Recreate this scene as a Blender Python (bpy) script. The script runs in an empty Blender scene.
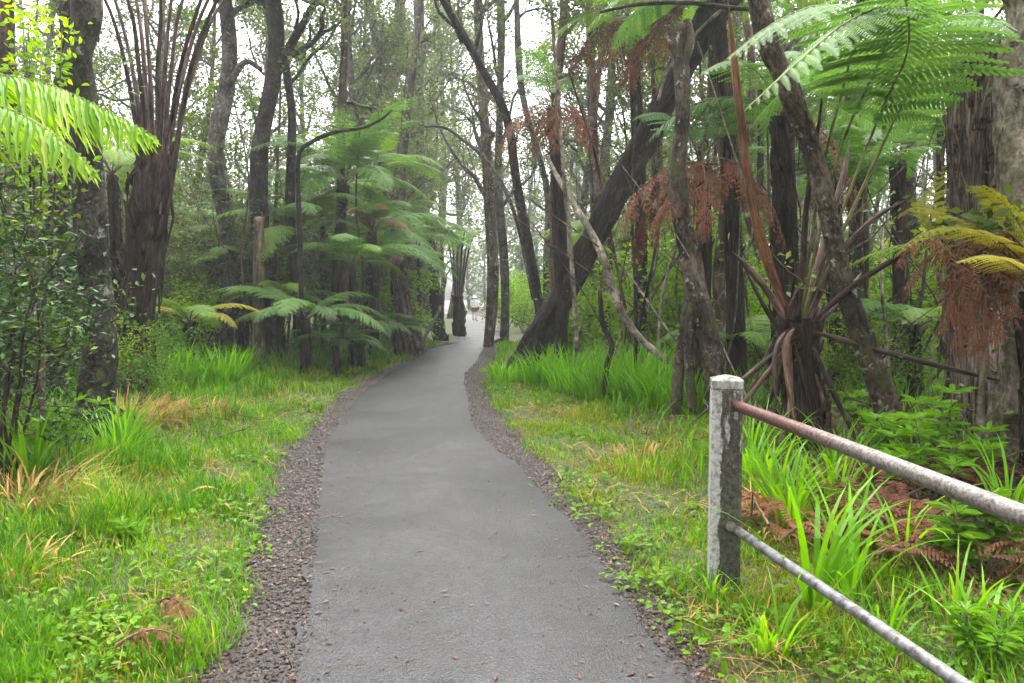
import bpy, bmesh, math, random
import numpy as np
from mathutils import Vector, Matrix, noise as mnoise

R = math.radians
PI = math.pi
scene = bpy.context.scene
COL = scene.collection

# ------------------------------------------------------------------ camera
F = 740.0                       # focal length in pixels at 1024 wide
CAM_H = 1.6
PITCH = math.atan(43.5 / F)     # looks slightly down: horizon at y = 298
cam_d = bpy.data.cameras.new('camera')
cam = bpy.data.objects.new('camera', cam_d)
COL.objects.link(cam)
cam_d.sensor_width = 36.0
cam_d.lens = 36.0 * F / 1024.0
cam_d.clip_start = 0.05
cam_d.clip_end = 1000
cam.location = (0, 0, CAM_H)
cam.rotation_euler = (PI / 2 - PITCH, 0, 0)
scene.camera = cam

# ------------------------------------------------------------------ world + sun (overcast)
world = bpy.data.worlds.new('World')
scene.world = world
world.use_nodes = True
wn, wl = world.node_tree.nodes, world.node_tree.links
wn.clear()
sky = wn.new('ShaderNodeTexSky')
sky.sky_type = 'NISHITA'
sky.sun_disc = False
sky.sun_elevation = R(66)
sky.sun_rotation = R(8)
sky.air_density = 1.0
sky.dust_density = 6.0
sky.ozone_density = 1.0
hs = wn.new('ShaderNodeHueSaturation')
hs.inputs['Saturation'].default_value = 0.12
bg = wn.new('ShaderNodeBackground')
bg.inputs['Strength'].default_value = 0.15
wo = wn.new('ShaderNodeOutputWorld')
wl.new(sky.outputs[0], hs.inputs['Color'])
wl.new(hs.outputs[0], bg.inputs[0])
wl.new(bg.outputs[0], wo.inputs[0])

sun_d = bpy.data.lights.new('sun', 'SUN')
sun_d.energy = 1.2
sun_d.angle = R(80)
sun_d.color = (1.0, 0.97, 0.92)
sun = bpy.data.objects.new('sun', sun_d)
COL.objects.link(sun)
el, rot = R(66), R(8)
sdir = Vector((math.sin(rot) * math.cos(el), math.cos(rot) * math.cos(el), math.sin(el)))
sun.rotation_euler = sdir.to_track_quat('Z', 'Y').to_euler()
sun.location = (0, 0, 40)

scene.view_settings.view_transform = 'Standard'
scene.view_settings.look = 'None'
scene.view_settings.gamma = 1.0
scene.view_settings.exposure = 2.55
scene.render.engine = 'CYCLES'
cy = scene.cycles
cy.use_denoising = True
cy.use_adaptive_sampling = True
cy.adaptive_threshold = 0.03
cy.max_bounces = 6
cy.diffuse_bounces = 3
cy.glossy_bounces = 2
cy.transmission_bounces = 3
cy.transparent_max_bounces = 4
cy.volume_bounces = 1
cy.sample_clamp_indirect = 8.0
cy.caustics_reflective = False
cy.caustics_refractive = False

# ------------------------------------------------------------------ pixel -> point helpers
cp, sp = math.cos(PITCH), math.sin(PITCH)
def P(px, py, d):
    """point seen at pixel (px,py) at distance d along +Y"""
    a = (px - 512) / F
    b = (341.5 - py) / F
    dirv = Vector((a, cp + b * sp, -sp + b * cp))
    k = d / dirv.y
    return Vector((a * k, d, CAM_H + dirv.z * k))
def px2m(n, d):
    return n * d / F
def y2d(py):
    b = (341.5 - py) / F
    return -CAM_H * (cp + b * sp) / (-sp + b * cp)

# ------------------------------------------------------------------ path outline, from the ground pixels
LE = [(283, 683), (294, 644), (303, 580), (310, 541), (314, 500), (322, 446), (333, 430), (354, 399), (385, 375), (415, 360), (428, 350), (452, 345)]
RE = [(692, 683), (657, 640), (628, 600), (595, 550), (549, 500), (520, 468), (498, 452), (477, 432), (471, 415), (469, 400), (465, 385), (466, 374), (478, 362), (481, 354), (486, 346)]
GL = [(205, 683), (226, 640), (246, 600), (256, 550), (270, 500), (290, 450), (320, 420), (337, 400), (370, 380), (402, 364), (424, 350)]
GR = [(708, 683), (676, 640), (650, 600), (616, 550), (572, 500), (530, 455), (508, 430), (490, 405), (481, 385), (482, 373), (494, 362)]
def ground_line(pts, tail):
    out = []
    for x, y in pts:
        d = y2d(y)
        out.append((d, (x - 512) / F * d * 1.0))
    out = [(-30, out[0][1] + 0.05), (1.0, out[0][1])] + out + tail
    a = np.array(sorted(out))
    return a
tailL = [(27.5, -1.75), (31, -1.95), (36, -2.3), (45, -2.9), (54, -3.3), (70, -5.5), (85, -10)]
tailR = [(28.5, -0.62), (32, -0.7), (40, -1.0), (54, -1.5), (70, -3.6), (85, -8)]
LEa, REa = ground_line(LE, tailL), ground_line(RE, tailR)
GLa, GRa = ground_line(GL, [(28, -2.0), (40, -2.7), (54, -3.45), (85, -10.2)]), ground_line(GR, [(28, -0.5), (40, -0.8), (54, -1.3), (85, -7.8)])
def XL(y): return np.interp(y, LEa[:, 0], LEa[:, 1])
def XR(y): return np.interp(y, REa[:, 0], REa[:, 1])
def XGL(y): return np.minimum(np.interp(y, GLa[:, 0], GLa[:, 1]), XL(y) - .05)
def XGR(y): return np.maximum(np.interp(y, GRa[:, 0], GRa[:, 1]), XR(y) + .04)
def path_dist(x, y):
    """metres outside the gravel edge (negative inside)"""
    return np.maximum(XGL(y) - x, x - XGR(y))
def sstep(a, b, v):
    t = np.clip((v - a) / (b - a), 0, 1)
    return t * t * (3 - 2 * t)
def wob(x, y):
    return (np.sin(x * 1.3 + 0.7 * np.sin(y * .9)) * np.cos(y * 1.1 + .5 * np.sin(x * 1.7)) * .6 + np.sin(x * 3.1 + y * 2.3) * .25 + np.sin(x * 5.7 - y * 6.1) * .12)
def gh(x, y):
    x = np.asarray(x, float); y = np.asarray(y, float)
    dd = path_dist(x, y)
    bank = 0.05 * sstep(0.0, .35, dd) + 0.16 * sstep(.8, 4.0, dd) + 0.15 * sstep(4, 12, dd)
    bump = wob(x * .8, y * .8) * 0.06 * sstep(.3, 2.5, dd)
    return bank + bump - 0.012 * sstep(-.6, 0, -np.abs(dd)) * 0
def g1(x, y): return float(gh(x, y))

# ------------------------------------------------------------------ materials
def newmat(name):
    m = bpy.data.materials.new(name)
    m.use_nodes = True
    n, l = m.node_tree.nodes, m.node_tree.links
    n.clear()
    out = n.new('ShaderNodeOutputMaterial')
    return m, n, l, out
def nd(n, typ, **kw):
    o = n.new(typ)
    for k, v in kw.items():
        if k.startswith('i_'):
            o.inputs[k[2:].replace('_', ' ')].default_value = v
        else:
            setattr(o, k, v)
    return o
def ramp(n, stops, interp='LINEAR'):
    r = n.new('ShaderNodeValToRGB')
    r.color_ramp.interpolation = interp
    e = r.color_ramp.elements
    while len(e) < len(stops):
        e.new(0.5)
    for i, (p, c) in enumerate(stops):
        e[i].position = p
        e[i].color = (*c, 1) if len(c) == 3 else c
    return r
def noise_n(n, l, coord, scale, detail=6, rough=.6, dist=0.0):
    t = nd(n, 'ShaderNodeTexNoise')
    t.inputs['Scale'].default_value = scale
    t.inputs['Detail'].default_value = detail
    t.inputs['Roughness'].default_value = rough
    t.inputs['Distortion'].default_value = dist
    l.new(coord, t.inputs['Vector'])
    return t
def mixc(n, l, fac, a, b):
    m = nd(n, 'ShaderNodeMix', data_type='RGBA')
    for s, v in ((0, fac), (6, a), (7, b)):
        if hasattr(v, 'is_linked') or isinstance(v, bpy.types.NodeSocket):
            l.new(v, m.inputs[s])
        else:
            m.inputs[s].default_value = v if not isinstance(v, tuple) else ((*v, 1) if len(v) == 3 else v)
    return m.outputs[2]

def mat_leaf(name, c0, c1, c2=None, trans=.35, rough=.5, spec=.22, vein=0):
    """tint attribute runs c0 -> c1 (-> c2 for the last tenth)"""
    m, n, l, out = newmat(name)
    a = nd(n, 'ShaderNodeAttribute', attribute_name='tint')
    oi = nd(n, 'ShaderNodeObjectInfo')
    st = [(0.0, c0), (0.85, c1)]
    if c2: st.append((1.0, c2))
    r = ramp(n, st)
    l.new(a.outputs['Fac'], r.inputs[0])
    hsv = nd(n, 'ShaderNodeHueSaturation')
    hsv.inputs['Saturation'].default_value = 1.14
    mr = nd(n, 'ShaderNodeMapRange')
    mr.inputs[3].default_value = .8; mr.inputs[4].default_value = 1.2
    l.new(oi.outputs['Random'], mr.inputs[0])
    l.new(mr.outputs[0], hsv.inputs['Value'])
    l.new(r.outputs[0], hsv.inputs['Color'])
    b = nd(n, 'ShaderNodeBsdfPrincipled')
    b.inputs['Roughness'].default_value = rough
    b.inputs['Specular IOR Level'].default_value = spec
    l.new(hsv.outputs[0], b.inputs['Base Color'])
    t = nd(n, 'ShaderNodeBsdfTranslucent')
    hs2 = nd(n, 'ShaderNodeHueSaturation')
    hs2.inputs['Hue'].default_value = .49
    hs2.inputs['Saturation'].default_value = 1.05
    hs2.inputs['Value'].default_value = 1.25
    l.new(hsv.outputs[0], hs2.inputs['Color'])
    l.new(hs2.outputs[0], t.inputs['Color'])
    mx = nd(n, 'ShaderNodeMixShader')
    mx.inputs[0].default_value = trans
    l.new(b.outputs[0], mx.inputs[1]); l.new(t.outputs[0], mx.inputs[2])
    l.new(mx.outputs[0], out.inputs[0])
    return m

def mat_bark(name, dark, mid, light, scale=6, stretch=.25, lichen=None, lichen_amt=.5, moss=None, bump=.6, rough=.85, fine=1.0):
    m, n, l, out = newmat(name)
    tc = nd(n, 'ShaderNodeAttribute', attribute_name='bark')
    mp = nd(n, 'ShaderNodeMapping')
    mp.inputs['Scale'].default_value = (1, 1, stretch)
    l.new(tc.outputs['Vector'], mp.inputs[0])
    n1 = noise_n(n, l, mp.outputs[0], scale, 8, .65, .4)
    n2 = noise_n(n, l, mp.outputs[0], scale * 5 * fine, 6, .6, .2)
    r = ramp(n, [(.41, dark), (.5, mid), (.60, light)])
    ad = nd(n, 'ShaderNodeMath', operation='MULTIPLY_ADD')
    l.new(n2.outputs[0], ad.inputs[0]); ad.inputs[1].default_value = .5
    mu = nd(n, 'ShaderNodeMath', operation='MULTIPLY'); mu.inputs[1].default_value = .5
    l.new(n1.outputs[0], mu.inputs[0]); l.new(mu.outputs[0], ad.inputs[2])
    l.new(ad.outputs[0], r.inputs[0])
    nb = noise_n(n, l, tc.outputs['Vector'], 1.6, 4, .6, .5)
    rb = ramp(n, [(.35, (.32, .31, .29)), (.65, (1.2, 1.17, 1.13))])
    l.new(nb.outputs[0], rb.inputs[0])
    mb_ = nd(n, 'ShaderNodeMix', data_type='RGBA', blend_type='MULTIPLY'); mb_.inputs[0].default_value = 1
    l.new(r.outputs[0], mb_.inputs[6]); l.new(rb.outputs[0], mb_.inputs[7])
    col = mb_.outputs[2]
    if lichen:
        n3 = noise_n(n, l, tc.outputs['Vector'], scale * 1.3, 7, .7, .3)
        rr = ramp(n, [(.62 - .12 * lichen_amt, (0, 0, 0)), (.68 - .12 * lichen_amt, (1, 1, 1))])
        l.new(n3.outputs[0], rr.inputs[0])
        col = mixc(n, l, rr.outputs[0], col, lichen)
    if moss:
        n4 = noise_n(n, l, tc.outputs['Vector'], scale * .5, 6, .7)
        rr = ramp(n, [(.5, (0, 0, 0)), (.66, (1, 1, 1))])
        l.new(n4.outputs[0], rr.inputs[0])
        col = mixc(n, l, rr.outputs[0], col, moss)
    b = nd(n, 'ShaderNodeBsdfPrincipled')
    b.inputs['Roughness'].default_value = rough
    b.inputs['Specular IOR Level'].default_value = .18
    l.new(col, b.inputs['Base Color'])
    bp = nd(n, 'ShaderNodeBump')
    bp.inputs['Strength'].default_value = min(1, bump * 1.3)
    bp.inputs['Distance'].default_value = .05
    l.new(ad.outputs[0], bp.inputs['Height'])
    l.new(bp.outputs[0], b.inputs['Normal'])
    l.new(b.outputs[0], out.inputs[0])
    return m

M = {}
M['fern_bright'] = mat_leaf('fern leaf bright green', (.075, .15, .025), (.16, .27, .05), trans=.4)
M['fern_comb'] = mat_leaf('near fern leaflet', (.07, .17, .02), (.19, .33, .05), (.36, .46, .12), trans=.45, rough=.5, spec=.2)
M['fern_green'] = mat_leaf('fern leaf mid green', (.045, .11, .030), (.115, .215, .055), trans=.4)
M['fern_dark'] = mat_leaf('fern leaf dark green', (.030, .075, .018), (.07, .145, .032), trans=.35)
M['fern_yellow'] = mat_leaf('fern leaf yellow green', (.20, .22, .03), (.32, .30, .05), trans=.4)
M['fern_dead'] = mat_leaf('dead fern leaf red brown', (.048, .024, .015), (.165, .078, .046), trans=.15, rough=.8, spec=.2)
M['fern_fallen'] = mat_leaf('fallen fern leaf dark red brown', (.035, .014, .008), (.145, .056, .027), (.24, .13, .06), trans=.08, rough=.7, spec=.25)
M['fern_bronze'] = mat_leaf('fern leaf turning bronze', (.20, .13, .04), (.33, .20, .09), trans=.3)
M['leaf_dark'] = mat_leaf('glossy dark leaf', (.010, .028, .008), (.03, .07, .016), (.09, .13, .02), trans=.25, rough=.36)
M['leaf_mid'] = mat_leaf('mid green leaf', (.04, .095, .016), (.10, .20, .03), (.26, .30, .04), trans=.35)
M['leaf_ohia'] = mat_leaf('small grey green leaf', (.045, .075, .022), (.11, .15, .042), (.19, .22, .05), trans=.3)
M['leaf_bright'] = mat_leaf('bright young leaf', (.10, .22, .02), (.24, .40, .04), (.42, .46, .06), trans=.45)
M['grass'] = mat_leaf('verge grass blade', (.032, .11, .009), (.115, .27, .020), (.32, .27, .08), trans=.45, rough=.45)
M['moss_grass'] = mat_leaf('short yellow green grass', (.11, .17, .012), (.25, .31, .024), (.34, .27, .07), trans=.45, rough=.5)
M['sedge'] = mat_leaf('strap leaf', (.06, .17, .02), (.165, .35, .045), (.28, .40, .07), trans=.5, rough=.32)
M['cover'] = mat_leaf('creeping weed leaf', (.045, .11, .014), (.125, .24, .028), (.22, .30, .04), trans=.4)
M['straw'] = mat_leaf('dry straw', (.18, .11, .045), (.42, .28, .13), trans=.2, rough=.7, spec=.2)
M['litter'] = mat_leaf('fallen leaf', (.05, .027, .018), (.17, .085, .05), (.30, .20, .12), trans=.05, rough=.45)
M['leaf_fresh'] = mat_leaf('fresh green leaf', (.06, .15, .02), (.16, .31, .045), (.2, .32, .05), trans=.4, rough=.42)
M['flower'] = mat_leaf('orange flower', (.5, .12, .03), (.6, .2, .04), trans=.2)

M['bark_mottled'] = mat_bark('mottled grey bark', (.009, .008, .006), (.032, .028, .022), (.085, .078, .064), 7, .7, (.22, .22, .19), .25, (.04, .05, .02), .7)
M['bark_dark'] = mat_bark('dark wet bark', (.008, .007, .006), (.026, .021, .018), (.06, .05, .042), 5, .55, (.11, .11, .09), .05, None, .9)
M['bark_black'] = mat_bark('black rough bark', (.004, .0035, .003), (.020, .016, .013), (.060, .048, .038), 9, .22, (.11, .10, .08), -.1, None, 1.0)
M['bark_grey'] = mat_bark('grey ohia bark', (.03, .027, .025), (.085, .075, .068), (.16, .145, .13), 5, .55, (.24, .24, .21), .2, None, .6)
M['bark_brown'] = mat_bark('brown bark', (.03, .02, .015), (.10, .07, .05), (.20, .15, .115), 6, .18, (.30, .27, .23), .3, (.05, .055, .02), .8)
M['bark_mossy'] = mat_bark('brown bark with moss and lichen', (.02, .015, .011), (.075, .056, .042), (.17, .135, .105), 7, .5, (.30, .29, .25), .3, (.055, .065, .02), .8)
M['bark_pale'] = mat_bark('pale peeling bark', (.05, .04, .03), (.20, .165, .13), (.38, .33, .28), 5, .55, (.03, .025, .02), .35, (.06, .06, .025), .6)
M['bark_red'] = mat_bark('reddish thin bark', (.045, .027, .02), (.12, .075, .055), (.22, .15, .12), 7, .2, (.28, .26, .22), .2, None, .6)
M['fibre'] = mat_bark('tree fern fibre trunk', (.007, .005, .004), (.028, .019, .014), (.075, .05, .036), 14, .10, (.13, .12, .09), -.15, None, 1.2, .95)
M['fibre_pale'] = mat_bark('tree fern trunk with pale scars', (.02, .014, .011), (.10, .075, .058), (.30, .25, .21), 12, .10, (.012, .009, .008), .4, None, 1.2, .95)
M['stipe_dark'] = mat_bark('dark frond stalk', (.012, .008, .006), (.035, .022, .016), (.09, .06, .045), 20, .08, None, 0, None, .4, .6)
M['stipe_pink'] = mat_bark('pinkish frond stalk', (.045, .025, .022), (.12, .075, .064), (.25, .18, .16), 20, .08, (.03, .02, .017), .2, None, .4, .5)
M['stipe_orange'] = mat_bark('rusty orange frond stalk', (.07, .028, .015), (.17, .07, .035), (.28, .14, .08), 18, .08, None, 0, None, .3, .6)
M['stipe_green'] = mat_bark('green frond stalk', (.05, .06, .02), (.13, .14, .05), (.22, .21, .09), 20, .1, None, 0, None, .2, .5)
M['stipe_dead'] = mat_bark('dry brown frond stalk', (.05, .028, .018), (.14, .08, .052), (.26, .17, .12), 20, .1, None, 0, None, .4, .7)
M['wood_pole'] = mat_bark('weathered wooden pole', (.03, .02, .014), (.12, .085, .06), (.26, .20, .15), 9, .1, (.30, .29, .25), .1, (.05, .06, .02), .8)

def mat_path():
    m, n, l, out = newmat('wet worn asphalt')
    tc = nd(n, 'ShaderNodeTexCoord')
    c = tc.outputs['Object']
    big = noise_n(n, l, c, .9, 5, .6, .5)
    mid = noise_n(n, l, c, 7, 6, .7)
    fine = noise_n(n, l, c, 160, 3, .7)
    vor = nd(n, 'ShaderNodeTexVoronoi'); vor.inputs['Scale'].default_value = 105
    l.new(c, vor.inputs['Vector'])
    r1 = ramp(n, [(.38, (.0085, .0083, .0092)), (.62, (.0160, .0156, .0172))])
    l.new(big.outputs[0], r1.inputs[0])
    r2 = ramp(n, [(.36, (.72, .71, .71)), (.64, (1.28, 1.28, 1.28))])
    l.new(mid.outputs[0], r2.inputs[0])
    mm = nd(n, 'ShaderNodeMix', data_type='RGBA', blend_type='MULTIPLY'); mm.inputs[0].default_value = 1
    l.new(r1.outputs[0], mm.inputs[6]); l.new(r2.outputs[0], mm.inputs[7])
    r3 = ramp(n, [(.2, (.32, .32, .32)), (.5, (.95, .95, .95)), (.92, (2.6, 2.5, 2.5))])
    l.new(vor.outputs['Color'], r3.inputs[0])
    m2 = nd(n, 'ShaderNodeMix', data_type='RGBA', blend_type='MULTIPLY'); m2.inputs[0].default_value = .8
    l.new(mm.outputs[2], m2.inputs[6]); l.new(r3.outputs[0], m2.inputs[7])
    # dirt streaks
    st = noise_n(n, l, c, 2.6, 7, .75, 1.2)
    rs = ramp(n, [(.58, (0, 0, 0)), (.75, (.22, .22, .22))])
    l.new(st.outputs[0], rs.inputs[0])
    col = mixc(n, l, rs.outputs[0], m2.outputs[2], (.05, .042, .038))
    b = nd(n, 'ShaderNodeBsdfPrincipled')
    l.new(col, b.inputs['Base Color'])
    rr = nd(n, 'ShaderNodeMapRange'); rr.inputs[1].default_value = .3; rr.inputs[2].default_value = .7; rr.inputs[3].default_value = .42; rr.inputs[4].default_value = .50
    l.new(big.outputs[0], rr.inputs[0]); l.new(rr.outputs[0], b.inputs['Roughness'])
    b.inputs['Specular IOR Level'].default_value = .32
    bp = nd(n, 'ShaderNodeBump'); bp.inputs['Strength'].default_value = .38; bp.inputs['Distance'].default_value = .006
    l.new(vor.outputs['Distance'], bp.inputs['Height'])
    bp2 = nd(n, 'ShaderNodeBump'); bp2.inputs['Strength'].default_value = .22; bp2.inputs['Distance'].default_value = .012
    l.new(mid.outputs[0], bp2.inputs['Height']); l.new(bp.outputs[0], bp2.inputs['Normal'])
    l.new(bp2.outputs[0], b.inputs['Normal'])
    l.new(b.outputs[0], out.inputs[0])
    return m
M['path'] = mat_path()

def mat_ground():
    m, n, l, out = newmat('forest soil moss and verge')
    tc = nd(n, 'ShaderNodeTexCoord'); c = tc.outputs['Object']
    zone = nd(n, 'ShaderNodeAttribute', attribute_name='verge')
    n1 = noise_n(n, l, c, 3, 8, .7, .4)
    n2 = noise_n(n, l, c, 30, 6, .7)
    soil = ramp(n, [(.3, (.012, .009, .007)), (.55, (.045, .028, .019)), (.75, (.10, .06, .038))])
    l.new(n2.outputs[0], soil.inputs[0])
    green = ramp(n, [(.38, (.014, .018, .006)), (.5, (.045, .06, .010)), (.64, (.10, .10, .018))])
    l.new(n2.outputs[0], green.inputs[0])
    ad = nd(n, 'ShaderNodeMath', operation='ADD')
    l.new(zone.outputs['Fac'], ad.inputs[0]); l.new(n1.outputs[0], ad.inputs[1])
    rz = ramp(n, [(.75, (0, 0, 0)), (.98, (1, 1, 1))])
    l.new(ad.outputs[0], rz.inputs[0])
    col = mixc(n, l, rz.outputs[0], soil.outputs[0], green.outputs[0])
    b = nd(n, 'ShaderNodeBsdfPrincipled'); b.inputs['Roughness'].default_value = .9
    l.new(col, b.inputs['Base Color'])
    bp = nd(n, 'ShaderNodeBump'); bp.inputs['Strength'].default_value = .9; bp.inputs['Distance'].default_value = .05
    l.new(n2.outputs[0], bp.inputs['Height']); l.new(bp.outputs[0], b.inputs['Normal'])
    l.new(b.outputs[0], out.inputs[0])
    return m
M['ground'] = mat_ground()

def mat_simple(name, stops, scale, rough=.6, bump=.3, dist=.01, detail=6, metallic=0.0, stretch=(1, 1, 1), tint=False):
    m, n, l, out = newmat(name)
    tc = nd(n, 'ShaderNodeTexCoord')
    mp = nd(n, 'ShaderNodeMapping'); mp.inputs['Scale'].default_value = stretch
    l.new(tc.outputs['Object'], mp.inputs[0])
    t = noise_n(n, l, mp.outputs[0], scale, detail, .68, .3)
    r = ramp(n, stops)
    if tint:
        a = nd(n, 'ShaderNodeAttribute', attribute_name='tint')
        l.new(a.outputs['Fac'], r.inputs[0])
    else:
        l.new(t.outputs[0], r.inputs[0])
    b = nd(n, 'ShaderNodeBsdfPrincipled'); b.inputs['Roughness'].default_value = rough; b.inputs['Metallic'].default_value = metallic
    l.new(r.outputs[0], b.inputs['Base Color'])
    bp = nd(n, 'ShaderNodeBump'); bp.inputs['Strength'].default_value = bump; bp.inputs['Distance'].default_value = dist
    l.new(t.outputs[0], bp.inputs['Height']); l.new(bp.outputs[0], b.inputs['Normal'])
    l.new(b.outputs[0], out.inputs[0])
    return m
M['gravel_bed'] = mat_simple('wet cinder bed', [(.36, (.010, .008, .007)), (.5, (.030, .023, .019)), (.64, (.062, .046, .037))], 45, .8, 1.0, .02)
M['pebble'] = mat_simple('cinder pebble', [(0, (.010, .008, .007)), (.6, (.034, .024, .018)), (.94, (.075, .050, .036)), (1, (.17, .14, .12))], 60, .7, .5, .004, tint=True)
M['concrete'] = mat_simple('concrete with black lichen', [(.40, (.030, .032, .024)), (.48, (.12, .12, .095)), (.56, (.29, .285, .25)), (.72, (.44, .43, .40))], 13, .85, .6, .008, 8, stretch=(1, 1, .55))
M['concrete_dark'] = mat_simple('concrete darkened by algae', [(.42, (.022, .024, .016)), (.55, (.075, .075, .052)), (.66, (.16, .155, .125)), (.76, (.36, .35, .32))], 12, .9, .7, .01, 8, stretch=(1, 1, .5))
M['rail_rust'] = mat_simple('rusting galvanised pipe', [(.36, (.055, .022, .016)), (.50, (.14, .062, .045)), (.60, (.22, .13, .10)), (.7, (.30, .27, .25))], 26, .55, .35, .003, 8, metallic=.15)
M['rail_grey'] = mat_simple('weathered galvanised pipe', [(.36, (.035, .03, .028)), (.46, (.11, .105, .105)), (.58, (.18, .18, .185)), (.72, (.25, .25, .25))], 22, .5, .25, .002, 8, metallic=.35)
def mat_rail():
    """galvanised pipe: rust near the post end (world-independent, along the pipe itself), pale grey beyond"""
    m, n, l, out = newmat('galvanised pipe rusting at its post end')
    tc = nd(n, 'ShaderNodeTexCoord'); c = tc.outputs['Object']
    a = nd(n, 'ShaderNodeAttribute', attribute_name='tint')
    t = noise_n(n, l, c, 24, 8, .7); t2 = noise_n(n, l, c, 70, 6, .7)
    rust = ramp(n, [(.38, (.018, .008, .006)), (.5, (.075, .027, .02)), (.64, (.15, .07, .055))]); l.new(t2.outputs[0], rust.inputs[0])
    grey = ramp(n, [(.38, (.035, .026, .020)), (.48, (.105, .09, .078)), (.62, (.19, .17, .155))]); l.new(t2.outputs[0], grey.inputs[0])
    s = nd(n, 'ShaderNodeMath', operation='MULTIPLY_ADD'); l.new(t.outputs[0], s.inputs[0]); s.inputs[1].default_value = .55; l.new(a.outputs['Fac'], s.inputs[2])
    rz = ramp(n, [(.60, (0, 0, 0)), (.95, (1, 1, 1))]); l.new(s.outputs[0], rz.inputs[0])
    col = mixc(n, l, rz.outputs[0], rust.outputs[0], grey.outputs[0])
    b = nd(n, 'ShaderNodeBsdfPrincipled'); b.inputs['Roughness'].default_value = .5; b.inputs['Metallic'].default_value = .2
    l.new(col, b.inputs['Base Color'])
    bp = nd(n, 'ShaderNodeBump'); bp.inputs['Strength'].default_value = .3; bp.inputs['Distance'].default_value = .003
    l.new(t2.outputs[0], bp.inputs['Height']); l.new(bp.outputs[0], b.inputs['Normal'])
    l.new(b.outputs[0], out.inputs[0])
    return m
M['rail_top'] = mat_rail()
M['skin'] = mat_simple('skin', [(.3, (.42, .25, .18)), (.7, (.5, .31, .23))], 8, .5, .05)
M['white_cloth'] = mat_simple('white cloth', [(.3, (.74, .74, .76)), (.7, (.82, .82, .83))], 9, .8, .3)
M['red_cloth'] = mat_simple('dark red cloth', [(.3, (.14, .02, .03)), (.7, (.2, .035, .045))], 9, .8, .3)
M['shoe'] = mat_simple('dark shoe', [(.3, (.03, .03, .035)), (.7, (.06, .06, .06))], 9, .6, .2)
M['bag'] = mat_simple('dark grey bag', [(.3, (.05, .05, .06)), (.7, (.09, .09, .10))], 9, .7, .3)

# ------------------------------------------------------------------ mesh builder
class MB:
    def __init__(s):
        s.v = []; s.f4 = []; s.f3 = []; s.m4 = []; s.m3 = []; s.t = []; s.n = 0; s.b = []
    def add(s, v, quads=None, tris=None, tint=0.5, mi=0, bc=None):
        v = np.asarray(v, float).reshape(-1, 3)
        s.b.append(v if bc is None else bc)
        s.v.append(v)
        t = np.full(len(v), tint) if np.isscalar(tint) else np.asarray(tint, float).ravel()
        s.t.append(t)
        if quads is not None and len(quads):
            q = np.asarray(quads, np.int64).reshape(-1, 4) + s.n
            s.f4.append(q); s.m4.append(np.full(len(q), mi))
        if tris is not None and len(tris):
            q = np.asarray(tris, np.int64).reshape(-1, 3) + s.n
            s.f3.append(q); s.m3.append(np.full(len(q), mi))
        s.n += len(v)
    def mesh(s, name, mats, origin=(0, 0, 0), smooth=False):
        me = bpy.data.meshes.new(name)
        v = np.concatenate(s.v) - np.array(origin, float)
        t = np.concatenate(s.t)
        f4 = np.concatenate(s.f4) if s.f4 else np.zeros((0, 4), np.int64)
        f3 = np.concatenate(s.f3) if s.f3 else np.zeros((0, 3), np.int64)
        mi = np.concatenate((s.m4 or [np.zeros(0)]) + (s.m3 or [np.zeros(0)])).astype(np.int32)
        me.vertices.add(len(v)); me.vertices.foreach_set('co', v.astype(np.float32).ravel())
        nl = f4.size + f3.size
        me.loops.add(nl)
        me.loops.foreach_set('vertex_index', np.concatenate([f4.ravel(), f3.ravel()]).astype(np.int32))
        npoly = len(f4) + len(f3)
        me.polygons.add(npoly)
        starts = np.concatenate([np.arange(len(f4)) * 4, f4.size + np.arange(len(f3)) * 3]).astype(np.int32)
        me.polygons.foreach_set('loop_start', starts)
        me.polygons.foreach_set('material_index', mi)
        if smooth: me.polygons.foreach_set('use_smooth', np.ones(npoly, bool))
        else: me.polygons.foreach_set('use_smooth', np.zeros(npoly, bool))
        at = me.attributes.new('tint', 'FLOAT', 'POINT')
        at.data.foreach_set('value', np.clip(t, 0, 1).astype(np.float32))
        ab = me.attributes.new('bark', 'FLOAT_VECTOR', 'POINT')
        ab.data.foreach_set('vector', np.concatenate(s.b).astype(np.float32).ravel())
        me.update(calc_edges=True)
        for mm in (mats if isinstance(mats, (list, tuple)) else [mats]):
            me.materials.append(mm)
        return me
    def build(s, name, mats, parent=None, origin=(0, 0, 0), smooth=False):
        """parent: the vertices are taken relative to ORIGIN, the parent's own place"""
        o = bpy.data.objects.new(name, s.mesh(name, mats, origin, smooth))
        COL.objects.link(o)
        if parent is not None: o.parent = parent
        else: o.location = origin
        return o

def tag(o, label=None, cat=None, group=None, kind=None):
    if label: o['label'] = label
    if cat: o['category'] = cat
    if group: o['group'] = group
    if kind: o['kind'] = kind
    return o
def thing(name, label, cat, loc, group=None):
    o = bpy.data.objects.new(name, None)
    o.empty_display_size = .2
    o.location = loc
    COL.objects.link(o)
    return tag(o, label, cat, group)
def place(me, name, parent, loc=(0, 0, 0), rot=(0, 0, 0), sc=1.0):
    o = bpy.data.objects.new(name, me)
    COL.objects.link(o)
    o.parent = parent
    o.location = loc; o.rotation_euler = rot
    o.scale = (sc, sc, sc) if np.isscalar(sc) else sc
    return o

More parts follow.
